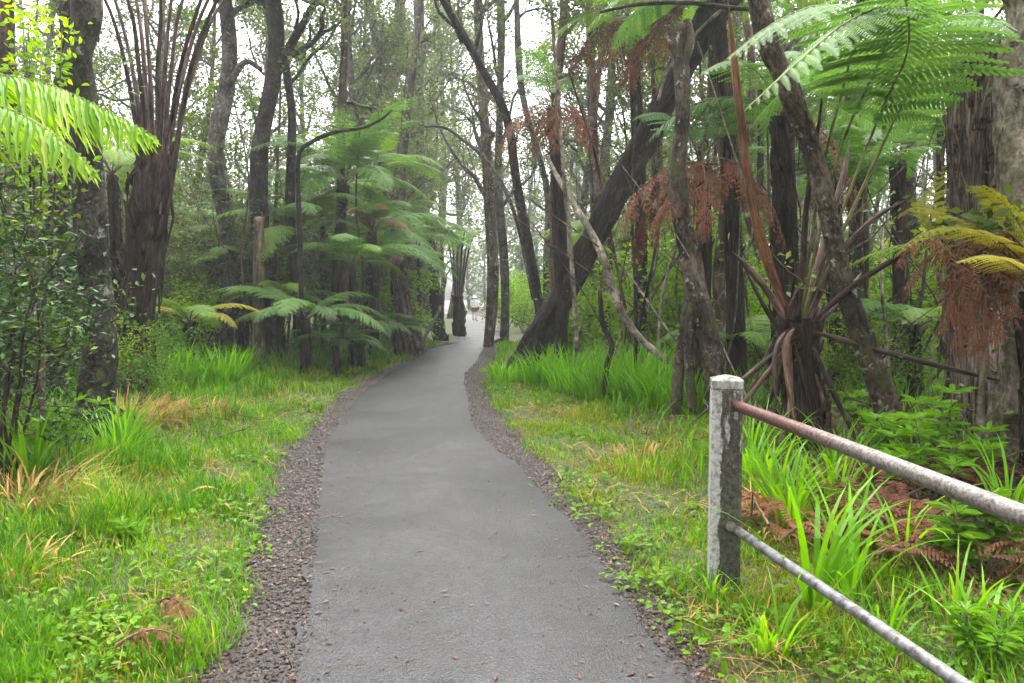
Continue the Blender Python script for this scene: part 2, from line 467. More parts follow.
def catmull(pts, n):
    pts = [np.array(p, float) for p in pts]
    p = [2 * pts[0] - pts[1]] + pts + [2 * pts[-1] - pts[-2]]
    out = []
    segs = len(pts) - 1
    for i in range(n):
        u = i / (n - 1) * segs
        k = min(int(u), segs - 1); t = u - k
        a, b, c, d = p[k], p[k + 1], p[k + 2], p[k + 3]
        out.append(.5 * ((2 * b) + (-a + c) * t + (2 * a - 5 * b + 4 * c - d) * t * t + (-a + 3 * b - 3 * c + d) * t ** 3))
    return np.array(out)
def unit(v):
    v = np.asarray(v, float)
    return v / (np.linalg.norm(v, axis=-1, keepdims=True) + 1e-9)
def tube(mb, pts, rad, sides=8, mi=0, tint=.5, lump=0.0, seed=0, flute=0, cap=True):
    pts = np.asarray(pts, float); n = len(pts)
    rad = np.broadcast_to(np.asarray(rad, float), (n,))
    T = unit(np.gradient(pts, axis=0))
    if lump >= .05:
        rq = np.random.RandomState(seed + 5)
        fz = np.zeros((n, sides))
        for a_, b_, g_ in ((9, 4, .8), (4, 2, .8), (2, 1, .8)):
            g = rq.rand(n // a_ + 3, sides // b_ + 1) - .5
            ii = np.linspace(0, len(g) - 2.001, n); i0 = ii.astype(int); ff = (ii - i0)[:, None]
            jj = np.arange(sides) // b_ % g.shape[1]
            fz += g_ * (g[i0][:, jj] * (1 - ff) + g[i0 + 1][:, jj] * ff)
    u = np.cross(T[0], (0, 0, 1.0))
    if np.linalg.norm(u) < .1: u = np.cross(T[0], (0, 1.0, 0))
    u = unit(u)
    ang = np.arange(sides) / sides * 2 * PI
    V = []
    rs = np.random.RandomState(seed)
    ph = rs.rand(6) * 7
    for i in range(n):
        u = unit(u - T[i] * np.dot(u, T[i])); w = np.cross(T[i], u)
        r = np.full(sides, rad[i])
        if lump:
            s_ = i * .55
            r = r * (1 + lump * (.5 * np.sin(2 * ang + ph[0] + s_ * .35) + .4 * np.sin(3 * ang + ph[1] - s_ * .6) + .35 * np.sin(5 * ang + ph[2] + s_ * 1.3) + .6 * (rs.rand(sides) - .5)))
        if lump >= .05: r = r * (1 + lump * fz[i])
        if flute:
            r = r * (1 + flute * np.sin(ang * 7 + ph[3] + .4 * np.sin(s_ if lump else i * .3)))
        V.append(pts[i] + np.outer(np.cos(ang) * r, u) + np.outer(np.sin(ang) * r, w))
    V = np.concatenate(V)
    cl = np.concatenate([[0], np.cumsum(np.linalg.norm(np.diff(pts, axis=0), axis=1))])
    rm = float(np.mean(rad)); o3 = ph[:3] * 3
    bc = np.stack([np.tile(np.cos(ang) * rm, n) + o3[0], np.tile(np.sin(ang) * rm, n) + o3[1], np.repeat(cl, sides) + o3[2]], 1)
    i = np.arange(n - 1)[:, None] * sides; k = np.arange(sides)[None, :]; k2 = (k + 1) % sides
    Q = np.stack([i + k, i + k2, i + sides + k2, i + sides + k], -1).reshape(-1, 4)
    tr = []
    if cap:
        V = np.concatenate([V, pts[:1], pts[-1:]]); bc = np.concatenate([bc, bc[:1], bc[-1:]])
        a = n * sides
        for j in range(sides):
            tr.append((a, (j + 1) % sides, j)); tr.append((a + 1, (n - 1) * sides + j, (n - 1) * sides + (j + 1) % sides))
    tt = tint if np.isscalar(tint) else np.concatenate([np.repeat(tint, sides), [tint[0], tint[-1]] if cap else []])
    mb.add(V, Q, tr, tt, mi, bc)

def leaves(mb, C, size, rs, aspect=.45, up=.35, tint=None, mi=0, rich=False, dirs=None):
    """leaf shapes at points C: random heading, blade roughly facing up by UP"""
    C = np.asarray(C, float).reshape(-1, 3); n = len(C)
    if n == 0: return
    size = np.broadcast_to(np.asarray(size, float), (n,)) * (.7 + .6 * rs.rand(n))
    d = unit(rs.randn(n, 3) * [1, 1, .6] + [0, 0, -.1]) if dirs is None else unit(dirs)
    nrm = unit(rs.randn(n, 3) * (1 - up) + np.array([0, 0, 1.0]) * up * 2)
    s = unit(np.cross(d, nrm)); nn = unit(np.cross(s, d))
    L = size[:, None]; W = L * aspect * .5
    tt = rs.rand(n) if tint is None else np.clip(np.broadcast_to(tint, (n,)) + (rs.rand(n) - .5) * .35, 0, 1)
    if rich:
        pr = [C, C + d * L * .3 + s * W - nn * W * -.25, C + d * L * .68 + s * W * .8 + nn * W * .2, C + d * L - nn * L * .12, C + d * L * .68 - s * W * .8 + nn * W * .2, C + d * L * .3 - s * W + nn * W * .25]
        V = np.stack(pr, 1).reshape(-1, 3)
        b = np.arange(n)[:, None] * 6
        Q = np.concatenate([b + np.array([[0, 1, 2, 3]]), b + np.array([[0, 3, 4, 5]])])
        mb.add(V, Q, None, np.repeat(tt, 6), mi)
    else:
        V = np.stack([C, C + d * L * .45 + s * W + nn * W * .3, C + d * L, C + d * L * .45 - s * W + nn * W * .3], 1).reshape(-1, 3)
        b = np.arange(n)[:, None] * 4
        mb.add(V, b + np.array([[0, 1, 2, 3]]), None, np.repeat(tt, 4), mi)

def blades(mb, Pn, L, W, az, th0, th1, seg=3, tint=None, rs=None, mi=0, fold=0.0, wprof=None):
    """arching blades: angle from the vertical runs th0 -> th1"""
    Pn = np.asarray(Pn, float); n = len(Pn)
    L = np.broadcast_to(L, (n,)).astype(float); W = np.broadcast_to(W, (n,)).astype(float)
    th0 = np.broadcast_to(th0, (n,)).astype(float); th1 = np.broadcast_to(th1, (n,)).astype(float)
    h = np.stack([np.cos(az), np.sin(az), np.zeros(n)], 1); s = np.stack([-np.sin(az), np.cos(az), np.zeros(n)], 1)
    c = Pn.copy(); rows = []
    for k in range(seg + 1):
        t = k / seg
        th = th0 + (th1 - th0) * t ** 1.3
        w = W * (1 - t) ** .6 * (.75 + .5 * min(1, t * 3)) * .5 if wprof is None else W * wprof(t) * .5
        rows.append((c - s * w[:, None], c + s * w[:, None]))
        st = (L / seg)[:, None] * (np.cos(th)[:, None] * [0, 0, 1.0] + np.sin(th)[:, None] * h)
        c = c + st
    cols = 2
    V = np.stack([r[j] for r in rows for j in (0, 1)], 1).reshape(-1, 3)
    b = np.arange(n)[:, None] * (2 * (seg + 1))
    Q = np.concatenate([b + np.array([[2 * k, 2 * k + 1, 2 * k + 3, 2 * k + 2]]) for k in range(seg)])
    tt = (rs.rand(n) if tint is None else tint)
    tv = np.repeat(tt, 2 * (seg + 1))
    mb.add(V, Q, None, tv, mi)

# ------------------------------------------------------------------ fern fronds
def frond(mb, Rp, stipe=.25, width=.45, npairs=24, npinn=12, r0=.013, seed=0, droop=.25, fwd=28, up=(0, 0, 1), ragged=0.0, pw=.17, tint=.5, lift=0.0, curl=0.0, sw=1.0):
    """Rp: rachis polyline. Slot 0 leaf, slot 1 stalk."""
    rs = np.random.RandomState(seed)
    Rp = np.asarray(Rp, float)
    seg = np.linalg.norm(np.diff(Rp, axis=0), axis=1); cum = np.concatenate([[0], np.cumsum(seg)]); Ltot = cum[-1]
    def at(s):
        return np.array([np.interp(s * Ltot, cum, Rp[:, k]) for k in range(3)])
    N = len(Rp)
    tq = np.linspace(0, 1, N)
    tube(mb, Rp, r0 * (1 - .88 * tq ** .8) * (np.minimum(1, .3 + 5 * tq) if r0 > .03 else 1), 7, 1, .5, .12, seed)
    upv = np.array(up, float)
    for i in range(npairs):
        u = (i + .5) / npairs
        s = stipe + (1 - stipe) * u
        p = at(s); T = unit(at(min(1, s + .02)) - at(max(0, s - .02)))
        S = unit(np.cross(T, upv)); Nn = np.cross(S, T)
        prof = min(1, .5 + u * 3.2) * (1 - u ** 1.7) ** .8 + .03
        for side in (-1, 1):
            if ragged and rs.rand() < ragged: continue
            f = R(fwd + 22 * u) + rs.randn() * .06
            Lp = width * prof * (1 + rs.randn() * .07)
            d = unit(S * side * math.cos(f) + T * math.sin(f) + Nn * (lift - .1) + rs.randn(3) * (.04 + curl * .25))
            q0 = unit(np.cross(Nn, d)) * side
            t = (np.arange(npinn) + .5) / npinn
            dz = np.array([0, 0, -1.0])
            mid = p + np.outer(t * Lp, d) + np.outer(t ** 2 * droop * Lp, dz)
            if curl:
                mid = mid + np.outer(np.sin(t * 5 + rs.rand() * 6) * curl * .12 * Lp, Nn)
            dl = unit(d + dz * droop * 1.2 * t[:, None])
            hw = Lp / npinn * .46
            lp = Lp * pw * (1 - t) ** .55 * (.55 + .45 * np.minimum(1, t * 5)) + .004
            lp = np.minimum(lp, (1 - stipe) * Ltot / npairs * .62 * sw)
            tp = np.clip(tint + rs.randn() * .12 + (rs.rand(npinn) - .5) * .25, 0, 1)
            for sg in (-1, 1):
                q = unit(q0 * sg + d * .35 + Nn * (.05 - .3 * curl * rs.rand()))
                q = np.broadcast_to(q, (npinn, 3)) + dz * (.25 + droop * .6)
                tip = mid + q * lp[:, None]
                V = np.stack([mid - dl * hw, mid + dl * hw, tip + dl * hw * .75, tip - dl * hw * .1], 1).reshape(-1, 3)
                b = np.arange(npinn)[:, None] * 4
                mb.add(V, b + np.array([[0, 1, 2, 3]]), None, np.repeat(tp, 4), 0)
def comb_frond(mb, Rp, stipe=.3, width=.3, npairs=30, wid=.026, r0=.009, seed=0, tint=.7):
    """once-divided drooping frond: every leaflet a narrow folded blade hanging from the stalk"""
    rs = np.random.RandomState(seed)
    Rp = np.asarray(Rp, float)
    cum = np.concatenate([[0], np.cumsum(np.linalg.norm(np.diff(Rp, axis=0), axis=1))]); Lt = cum[-1]
    def at(s): return np.array([np.interp(s * Lt, cum, Rp[:, k]) for k in range(3)])
    N = len(Rp); tube(mb, Rp, r0 * (1 - .85 * np.linspace(0, 1, N)), 6, 1, .5, .08, seed)
    for i in range(npairs):
        u = (i + .5) / npairs; s_ = stipe + (1 - stipe) * u
        p = at(s_); T = unit(at(min(1, s_ + .02)) - at(max(0, s_ - .02)))
        S = unit(np.cross(T, (0, 0, 1.0))); Nn = np.cross(S, T)
        Lp0 = width * min(1, .6 + u * 2) * (1 - u ** 2.2) ** .8 + .02
        for side in (-1, 1):
            Lp = Lp0 * (1 + .08 * rs.randn()); f = R(24 + 25 * u) + .09 * rs.randn()
            d = unit(S * side * math.cos(f) * .85 + T * math.sin(f) + np.array([0, 0, -.45 - .2 * rs.rand()]))
            q = unit(np.cross(d, S * side + .25 * rs.randn(3) * .5)); q = unit(T - d * np.dot(T, d))
            fn = np.cross(q, d)
            n_ = 9; t = np.linspace(0, 1, n_)
            c = p + np.outer(t * Lp, d) + np.outer(t ** 2 * Lp * (.38 + .15 * rs.rand()), (0, 0, -1.0)) + np.outer(np.sin(t * 6 + rs.rand() * 6) * .006, q)
            w = wid * .5 * np.minimum(1, .55 + 2.5 * t) * (1 - t ** 2.4) ** .8 + .0008
            w = w * (1 + .22 * np.where(np.arange(n_) % 2, 1, -1) * (t < .95))
            V = np.concatenate([c - q * w[:, None] - fn * w[:, None] * .55, c, c + q * w[:, None] - fn * w[:, None] * .55])
            k = np.arange(n_ - 1)
            Q = np.concatenate([np.stack([k, k + 1, n_ + k + 1, n_ + k], -1), np.stack([n_ + k, n_ + k + 1, 2 * n_ + k + 1, 2 * n_ + k], -1)])
            tt = np.clip(tint + .16 * rs.randn() + .15 * (t - .5), 0, 1)
            mb.add(V, Q, None, np.tile(tt, 3), 0)
def arc_pts(L, e0, e1, n=16, p=1.0, sway=0.0):
    pts = [np.zeros(3)]
    for k in range(n):
        t = (k + .5) / n
        e = R(e0 + (e1 - e0) * t ** p)
        pts.append(pts[-1] + L / n * np.array([sway * math.sin(t * 3), math.cos(e), math.sin(e)]))
    return np.array(pts)
FR = {}
def frond_proto(key, leaf, stalk, L, e0, e1, **kw):
    p = kw.pop('p', 1.0); sway = kw.pop('sway', 0)
    mb = MB()
    frond(mb, arc_pts(L, e0, e1, 18, p, sway), **kw)
    FR[key] = mb.mesh('frond', [M[leaf], M[stalk]])
for i, (e0, e1, sw) in enumerate([(62, -30, .1), (48, -42, -.12), (34, -50, .06), (70, -10, -.05)]):
    frond_proto(f'g{i}', 'fern_green', 'stipe_green', 2.3, e0, e1, stipe=.2, width=.52, npairs=23, npinn=12, seed=10 + i, sway=sw, droop=.22, r0=.016)
    frond_proto(f'd{i}', 'fern_dark', 'stipe_dark', 2.2, e0, e1, stipe=.2, width=.5, npairs=21, npinn=11, seed=20 + i, sway=sw, droop=.28, r0=.016)
    frond_proto(f'b{i}', 'fern_bright', 'stipe_green', 2.2, e0, e1, stipe=.2, width=.5, npairs=23, npinn=12, seed=30 + i, sway=sw, droop=.22, r0=.015)
for i, (e0, e1) in enumerate([(20, -86), (35, -80), (-20, -88), (5, -84)]):
    frond_proto(f'x{i}', 'fern_dead', 'stipe_dead', 1.9, e0, e1, stipe=.25, width=.34, npairs=20, npinn=6, seed=40 + i, droop=.8, ragged=.15, curl=.7, r0=.013, p=.5, sway=.1, pw=.34, sw=1.5)
for i, (e0, e1) in enumerate([(50, -40), (30, -60)]):
    frond_proto(f'y{i}', 'fern_yellow', 'stipe_green', 1.6, e0, e1, stipe=.25, width=.34, npairs=22, npinn=11, seed=50 + i, droop=.2, r0=.011)
    frond_proto(f'z{i}', 'fern_bronze', 'stipe_dead', 1.9, e0, e1, stipe=.2, width=.42, npairs=22, npinn=11, seed=60 + i, droop=.35, r0=.013)

def trunk_poly(pix, d, n=26, extend=0.0):
    """pix: [(px,py,r_px)], d: depth or list. Base put on the ground."""
    ds = d if isinstance(d, (list, tuple)) else [d] * len(pix)
    pts = [np.array(P(x, y, dd)) for (x, y, r), dd in zip(pix, ds)]
    rad = [px2m(r, dd) for (x, y, r), dd in zip(pix, ds)]
    b = pts[0]
    z = g1(b[0], b[1]) - .06
    if b[2] > z + .02:
        k = unit(pts[0] - pts[1]); 
        pts.insert(0, np.array([b[0] + k[0] * .15, b[1] + k[1] * .15, z])); rad.insert(0, rad[0] * 1.15)
    else:
        pts[0] = np.array([b[0], b[1], z])
    if extend:
        k = unit(unit(pts[-1] - pts[-2]) + np.array([0, 0, .5]))
        pts.append(pts[-1] + k * extend * .5 + np.array([.1, 0, 0])); rad.append(rad[-1] * .75)
        pts.append(pts[-1] + unit(k + np.array([-.1, 0, .3])) * extend * .5); rad.append(rad[-1] * .5)
    cv = catmull(pts, n)
    rr = np.interp(np.linspace(0, len(pts) - 1, n), range(len(pts)), rad)
    return cv, rr

def fern_crown(root, top, spec, rs):
    """spec: list of (proto key, azimuth deg, tilt deg, scale)"""
    for key, az, tilt, s in spec:
        nm = 'dead_frond' if key[0] == 'x' else 'frond'
        place(FR[key], nm, root, top, (R(tilt), 0, R(az - 90)), s)
def ring(keys, n, tilt, sc, rs, a0=0, amp=14, a1=360):
    out = []
    for i in range(n):
        out.append((keys[rs.randint(len(keys))], a0 + (a1 - a0) * (i + .35 * rs.rand()) / n, tilt + rs.randn() * amp * .5, sc * (.82 + .35 * rs.rand())))
    return out
def fern_trunk(mb, cv, rr, seed, skirt=True):
    rs = np.random.RandomState(seed)
    tube(mb, cv, rr, 14, 0, .5, .16, seed, flute=.10)
    for k in range(26):
        i = rs.randint(4, len(cv)); j = max(0, i - 2 - rs.randint(6)); a = rs.rand() * 2 * PI
        o = np.array([math.cos(a), math.sin(a), 0])
        a2 = a + rs.randn() * .3; o2 = np.array([math.cos(a2), math.sin(a2), 0])
        i = min(i, len(cv) - 1)
        tube(mb, [cv[i] + o * rr[i] * .9, (cv[i] + cv[j]) / 2 + (o + o2) * .5 * rr[i] * (1.1 + .35 * rs.rand()), cv[j] + o2 * rr[j] * (1 + .3 * rs.rand())], rr[i] * np.array([.10, .08, .03]), 4, 0, cap=False)
    # cut stalk bases and fibres
    n = len(cv)
    for k in range(int(n * 2.2)):
        i = rs.randint(2, n - 1); a = rs.rand() * 2 * PI
        o = np.array([math.cos(a), math.sin(a), 0]); r = rr[i]
        p = cv[i] + o * r * .8
        ln = r * (.5 + .9 * rs.rand())
        tube(mb, [p, p + o * ln * .35 + [0, 0, ln * .5], p + o * ln * .5 + [0, 0, ln]], [r * .16, r * .13, r * .05], 5, 0)

def tree_fern(label, pix, d, spec, name='tree_fern', mat='fibre', seed=0, group=None, cat='tree fern', stipes=(), topfrac=None):
    rs = np.random.RandomState(seed)
    cv, rr = trunk_poly(pix, d, 22)
    if mat == 'fibre' and d > 9 and seed != 41: rr = rr * .76
    base = cv[0]
    root = thing(name, label, cat, base, group)
    mb = MB(); fern_trunk(mb, cv, rr, seed)
    mb.build('trunk', M[mat], root, base, True)
    top = cv[-1] - base
    fern_crown(root, top, spec(rs) if callable(spec) else spec, rs)
    return root, base, top

# ------------------------------------------------------------------ branching trees
def wander(p0, d0, L, n, rs, twist=.25, upw=.1):
    pts = [np.array(p0, float)]; d = unit(d0)
    for k in range(n):
        d = unit(d + rs.randn(3) * twist + np.array([0, 0, upw]))
        pts.append(pts[-1] + d * L / n)
    return np.array(pts)
def limbs(wood, leaf, cv, rr, rs, f0=.5, nl=7, Ls=2.5, leaf_size=.09, per=9, twig=True, flat=.3, clump=.28, dens=1.0, twist=.22):
    n = len(cv)
    C = []
    for b in range(nl):
        f = f0 + (1 - f0) * (b + rs.rand()) / nl
        i = min(n - 2, int(f * (n - 1)))
        az = b * 2.4 + rs.rand() * 1.2
        elv = R(15 + 45 * rs.rand())
        L = Ls * (1.1 - .5 * f) * (.7 + .6 * rs.rand())
        d = np.array([math.cos(az) * math.cos(elv), math.sin(az) * math.cos(elv), math.sin(elv)])
        r = min(rr[i] * .55, .09)
        lp = wander(cv[i], d, L, 8, rs, twist, .08)
        tube(wood, lp, np.linspace(r, r * .25, 9), 6, 0, .5, .1, rs.randint(999), cap=False)
        for s in range(5):
            k = 2 + rs.randint(7); k = min(k, 8)
            dd = unit(unit(lp[k] - lp[k - 1]) + rs.randn(3) * .7 + [0, 0, .15])
            sp_ = wander(lp[k], dd, L * .38, 5, rs, .3, .1)
            tube(wood, sp_, np.linspace(r * .35, r * .12, 6), 4, 0, cap=False)
            for tw in range(3):
                k2 = 1 + rs.randint(5)
                tp = wander(sp_[k2], unit(unit(sp_[k2] - sp_[k2 - 1]) + rs.randn(3) * .8 + [0, 0, .2]), L * .2, 3, rs, .3, .15)
                if twig: tube(wood, tp, [r * .12, r * .09, r * .06, r * .03], 3, 0, cap=False)
                if rs.rand() < dens: C.append(tp[3]); C.append(tp[2])
            if rs.rand() < dens: C.append(sp_[5])
        if rs.rand() < dens: C.append(lp[8])
    for c in C:
        m = max(2, int(per * (.5 + rs.rand())))
        pts = c + rs.randn(m, 3) * clump * [1, 1, .6] * .55
        leaves(leaf, pts, leaf_size, rs, .55, .35, tint=rs.rand())

def proto_tree(seed, H, r0, lean, f0, nl, Ls, lsize, per, dens, bow=.04, clump=.3):
    rs = np.random.RandomState(seed)
    n = 20
    t = np.linspace(0, 1, n)
    az = rs.rand() * 6.28
    off = np.stack([np.cos(az) * (lean * H * t + bow * H * np.sin(t * 3.1)), np.sin(az) * (lean * H * t) + bow * H * .7 * np.sin(t * 4.5 + 1) - bow * H * .7 * math.sin(1), H * t], 1)
    off[:, :2] += np.cumsum(rs.randn(n, 2) * .012 * H / 8, 0) * (t[:, None])
    off[:, 2] -= .1
    rr = r0 * (1.25 * np.exp(-t * 9) * .5 + 1 - .72 * t)
    w, l = MB(), MB()
    tube(w, off, rr, 10, 0, .5, .1, seed)
    limbs(w, l, off, rr, rs, f0, nl, Ls, lsize, per, True, dens=dens, clump=clump)
    return w, l
PT = {}
def mk(key, bark, leafm, *a, **k):
    w, l = proto_tree(*a, **k)
    PT[key] = (w.mesh('trunk', M[bark], smooth=True), l.mesh('crown', M[leafm]))
mk('o1', 'bark_grey', 'leaf_ohia', 1, 12, .16, .03, .30, 15, 2.8, .13, 13, 1)
mk('o2', 'bark_grey', 'leaf_ohia', 2, 14, .19, .06, .38, 15, 3.2, .13, 13, 1)
mk('o3', 'bark_brown', 'leaf_ohia', 3, 10, .12, .10, .2, 13, 2.4, .11, 12, .95)
mk('o4', 'bark_grey', 'leaf_ohia', 4, 15, .22, .02, .42, 15, 3.5, .14, 13, 1)
mk('o5', 'bark_dark', 'leaf_ohia', 5, 9, .10, .08, .12, 16, 2.1, .10, 12, .95)
mk('s1', 'bark_red', 'leaf_mid', 6, 8, .06, .05, .3, 8, 1.3, .10, 7, .6)
mk('s2', 'bark_brown', 'leaf_ohia', 7, 9.5, .075, -.05, .35, 8, 1.5, .10, 7, .6)
mk('s3', 'bark_pale', 'leaf_mid', 8, 7, .05, .09, .3, 8, 1.1, .10, 7, .65)

def stand(key, x, y, label, s=1.0, rz=0, group=None, name='forest_tree', cat='tree'):
    r = thing(name, label, cat, (x, y, g1(x, y)), group)
    r.rotation_euler = (0, 0, rz)
    r.scale = (s, s, s)
    place(PT[key][0], 'trunk', r); place(PT[key][1], 'crown', r)
    return r

def shrub_mesh(seed, H, nst, spread, lsize, n, aspect=.45, rich=False, up=.35, tint=None):
    rs = np.random.RandomState(seed)
    w, l = MB(), MB()
    for k in range(nst):
        az = rs.rand() * 6.28; ln = H * (.7 + .4 * rs.rand())
        d = unit([math.cos(az) * spread, math.sin(az) * spread, 1])
        st = wander([math.cos(az) * .06, math.sin(az) * .06, -.05], d, ln, 9, rs, .13, .05)
        tube(w, st, np.linspace(.016, .005, 10) * (H / 2) ** .5, 5, 0, cap=False)
        for j in range(5):
            k2 = 3 + rs.randint(7)
            br = wander(st[k2], unit(rs.randn(3) * [1, 1, .4] + [0, 0, .35]), ln * .3, 4, rs, .25, .05)
            tube(w, br, np.linspace(.007, .003, 5), 4, 0, cap=False)
            m = n // (nst * 5)
            c = br[1 + rs.randint(4, size=m)] + rs.randn(m, 3) * .10 * H ** .5
            leaves(l, c, lsize, rs, aspect, up, rich=rich, tint=rs.rand() if tint is None else tint)
    return w, l
SH = {}
def mks(key, bark, leafm, *a, **k):
    w, l = shrub_mesh(*a, **k)
    SH[key] = (w.mesh('stem', M[bark], smooth=True), l.mesh('foliage', M[leafm]))
mks('dark', 'stipe_dark', 'leaf_dark', 11, 2.6, 9, .28, .085, 3600)
mks('slim', 'stipe_dark', 'leaf_dark', 17, 2.7, 7, .10, .075, 2600)
mks('mid', 'bark_brown', 'leaf_mid', 12, 2.4, 9, .4, .10, 3000)
mks('bright', 'bark_brown', 'leaf_bright', 13, 2.1, 9, .45, .11, 2600)
mks('ohia', 'bark_grey', 'leaf_ohia', 14, 3.8, 11, .32, .085, 6500)
mks('low', 'bark_brown', 'leaf_mid', 15, .8, 9, .8, .10, 500)
mks('lowb', 'bark_brown', 'leaf_bright', 16, .9, 9, .8, .10, 550)
def bush(key, x, y, label, s=1.0, rz=0, group=None, name='shrub', cat='shrub'):
    r = thing(name, label, cat, (x, y, g1(x, y)), group)
    r.rotation_euler = (0, 0, rz); r.scale = (s, s, s)
    place(SH[key][0], 'stem', r); place(SH[key][1], 'foliage', r)
    return r

# ================================================================== SETTING
def build_ground():
    # finer rows near the camera
    ys = np.concatenate([np.linspace(-30, 0, 16), np.linspace(.3, 12, 110), np.linspace(12.3, 40, 90), np.linspace(41, 90, 40), np.linspace(100, 400, 14)])
    xs = np.concatenate([-np.geomspace(400, 9, 20), np.linspace(-8.6, 8.6, 150), np.geomspace(9, 400, 20)])
    X, Y = np.meshgrid(xs, ys)
    Z = gh(X, Y)
    dd = path_dist(X, Y)
    Z = Z + (np.sin(X * 17 + Y * 5) * np.sin(Y * 13 - X * 7)) * .012 * sstep(.1, .5, dd)
    Z = np.where(dd < -.01, Z - .03, Z)
    mb = MB()
    V = np.stack([X, Y, Z], -1).reshape(-1, 3)
    ny, nx = X.shape
    i = np.arange(ny - 1)[:, None] * nx; k = np.arange(nx - 1)[None, :]
    Q = np.stack([i + k, i + k + 1, i + nx + k + 1, i + nx + k], -1).reshape(-1, 4)
    mb.add(V, Q)
    o = mb.build('ground', M['ground'], smooth=True)
    lim = np.where(X < 0, 2.4, 2.2) + wob(X, Y) * .5
    verge = sstep(0.0, .25, dd) * (1 - sstep(lim * .7, lim * 1.3, dd)) * (1 - .5 * sstep(18, 40, Y))
    verge = np.where((X > 1.25) & (Y < 8.6), verge * .35, verge)
    at = o.data.attributes.new('verge', 'FLOAT', 'POINT')
    at.data.foreach_set('value', verge.astype(np.float32).ravel())
    tag(o, 'dark forest floor with mossy green verges', None, None, 'structure')
def strip(name, fa, fb, z, mat, y0, y1, ny, nx, label, crown=0.0, ea=.02):
    rs = np.random.RandomState(3)
    ys = np.concatenate([np.linspace(y0, 2, 8)[:-1], 2 + (y1 - 2) * np.linspace(0, 1, ny) ** 1.7])
    mb = MB()
    u = np.linspace(0, 1, nx)
    V = []
    for y in ys:
        a, b = float(fa(y)), float(fb(y))
        a += ea * (math.sin(y * 7.1) + .6 * math.sin(y * 17.3 + 1) + .5 * math.sin(y * 41)); b += ea * (math.sin(y * 6.3 + 2) + .6 * math.sin(y * 19.1) + .5 * math.sin(y * 37))
        for t in u:
            zz = z + crown * (1 - (2 * t - 1) ** 2)
            V.append((a + (b - a) * t, y, zz))
    n = len(ys)
    i = np.arange(n - 1)[:, None] * nx; k = np.arange(nx - 1)[None, :]
    Q = np.stack([i + k, i + k + 1, i + nx + k + 1, i + nx + k], -1).reshape(-1, 4)
    mb.add(np.array(V), Q)
    # edge skirts down into the ground
    V = np.array(V).reshape(n, nx, 3)
    for side in (0, nx - 1):
        E = V[:, side]; D = E - [0, 0, .08]
        W = np.concatenate([E, D]); j = np.arange(n - 1)
        mb.add(W, np.stack([j, j + 1, n + j + 1, n + j], -1))
    o = mb.build(name, M[mat], smooth=False)
    tag(o, label, None, None, 'structure')
    return o
build_ground()
strip('gravel_verge', lambda y: XGL(y) - .10, lambda y: XGR(y) + .06, .006, 'gravel_bed', -12, 60, 260, 13, 'dark reddish cinder gravel along both edges of the path', 0, .07)
strip('path', XL, XR, .028, 'path', -12, 84, 320, 15, 'narrow wet grey asphalt path winding into the forest', .02, .022)

# ---- haze
hz = MB()
x0, x1, y0, y1, z0, z1 = -110, 110, -40, 130, -1.5, 31
hv = np.array([(x0, y0, z0), (x1, y0, z0), (x1, y1, z0), (x0, y1, z0), (x0, y0, z1), (x1, y0, z1), (x1, y1, z1), (x0, y1, z1)])
hz.add(hv, [(0, 3, 2, 1), (4, 5, 6, 7), (0, 1, 5, 4), (1, 2, 6, 5), (2, 3, 7, 6), (3, 0, 4, 7)])
m, n, l, out = newmat('mist')
pv = nd(n, 'ShaderNodeVolumePrincipled')
pv.inputs['Color'].default_value = (.93, .95, .97, 1)
pv.inputs['Density'].default_value = .0013
pv.inputs['Anisotropy'].default_value = .25
l.new(pv.outputs[0], out.inputs['Volume'])
M['haze'] = m
tag(hz.build('haze', m), 'thin grey mist filling the forest', 'mist', None, 'stuff')

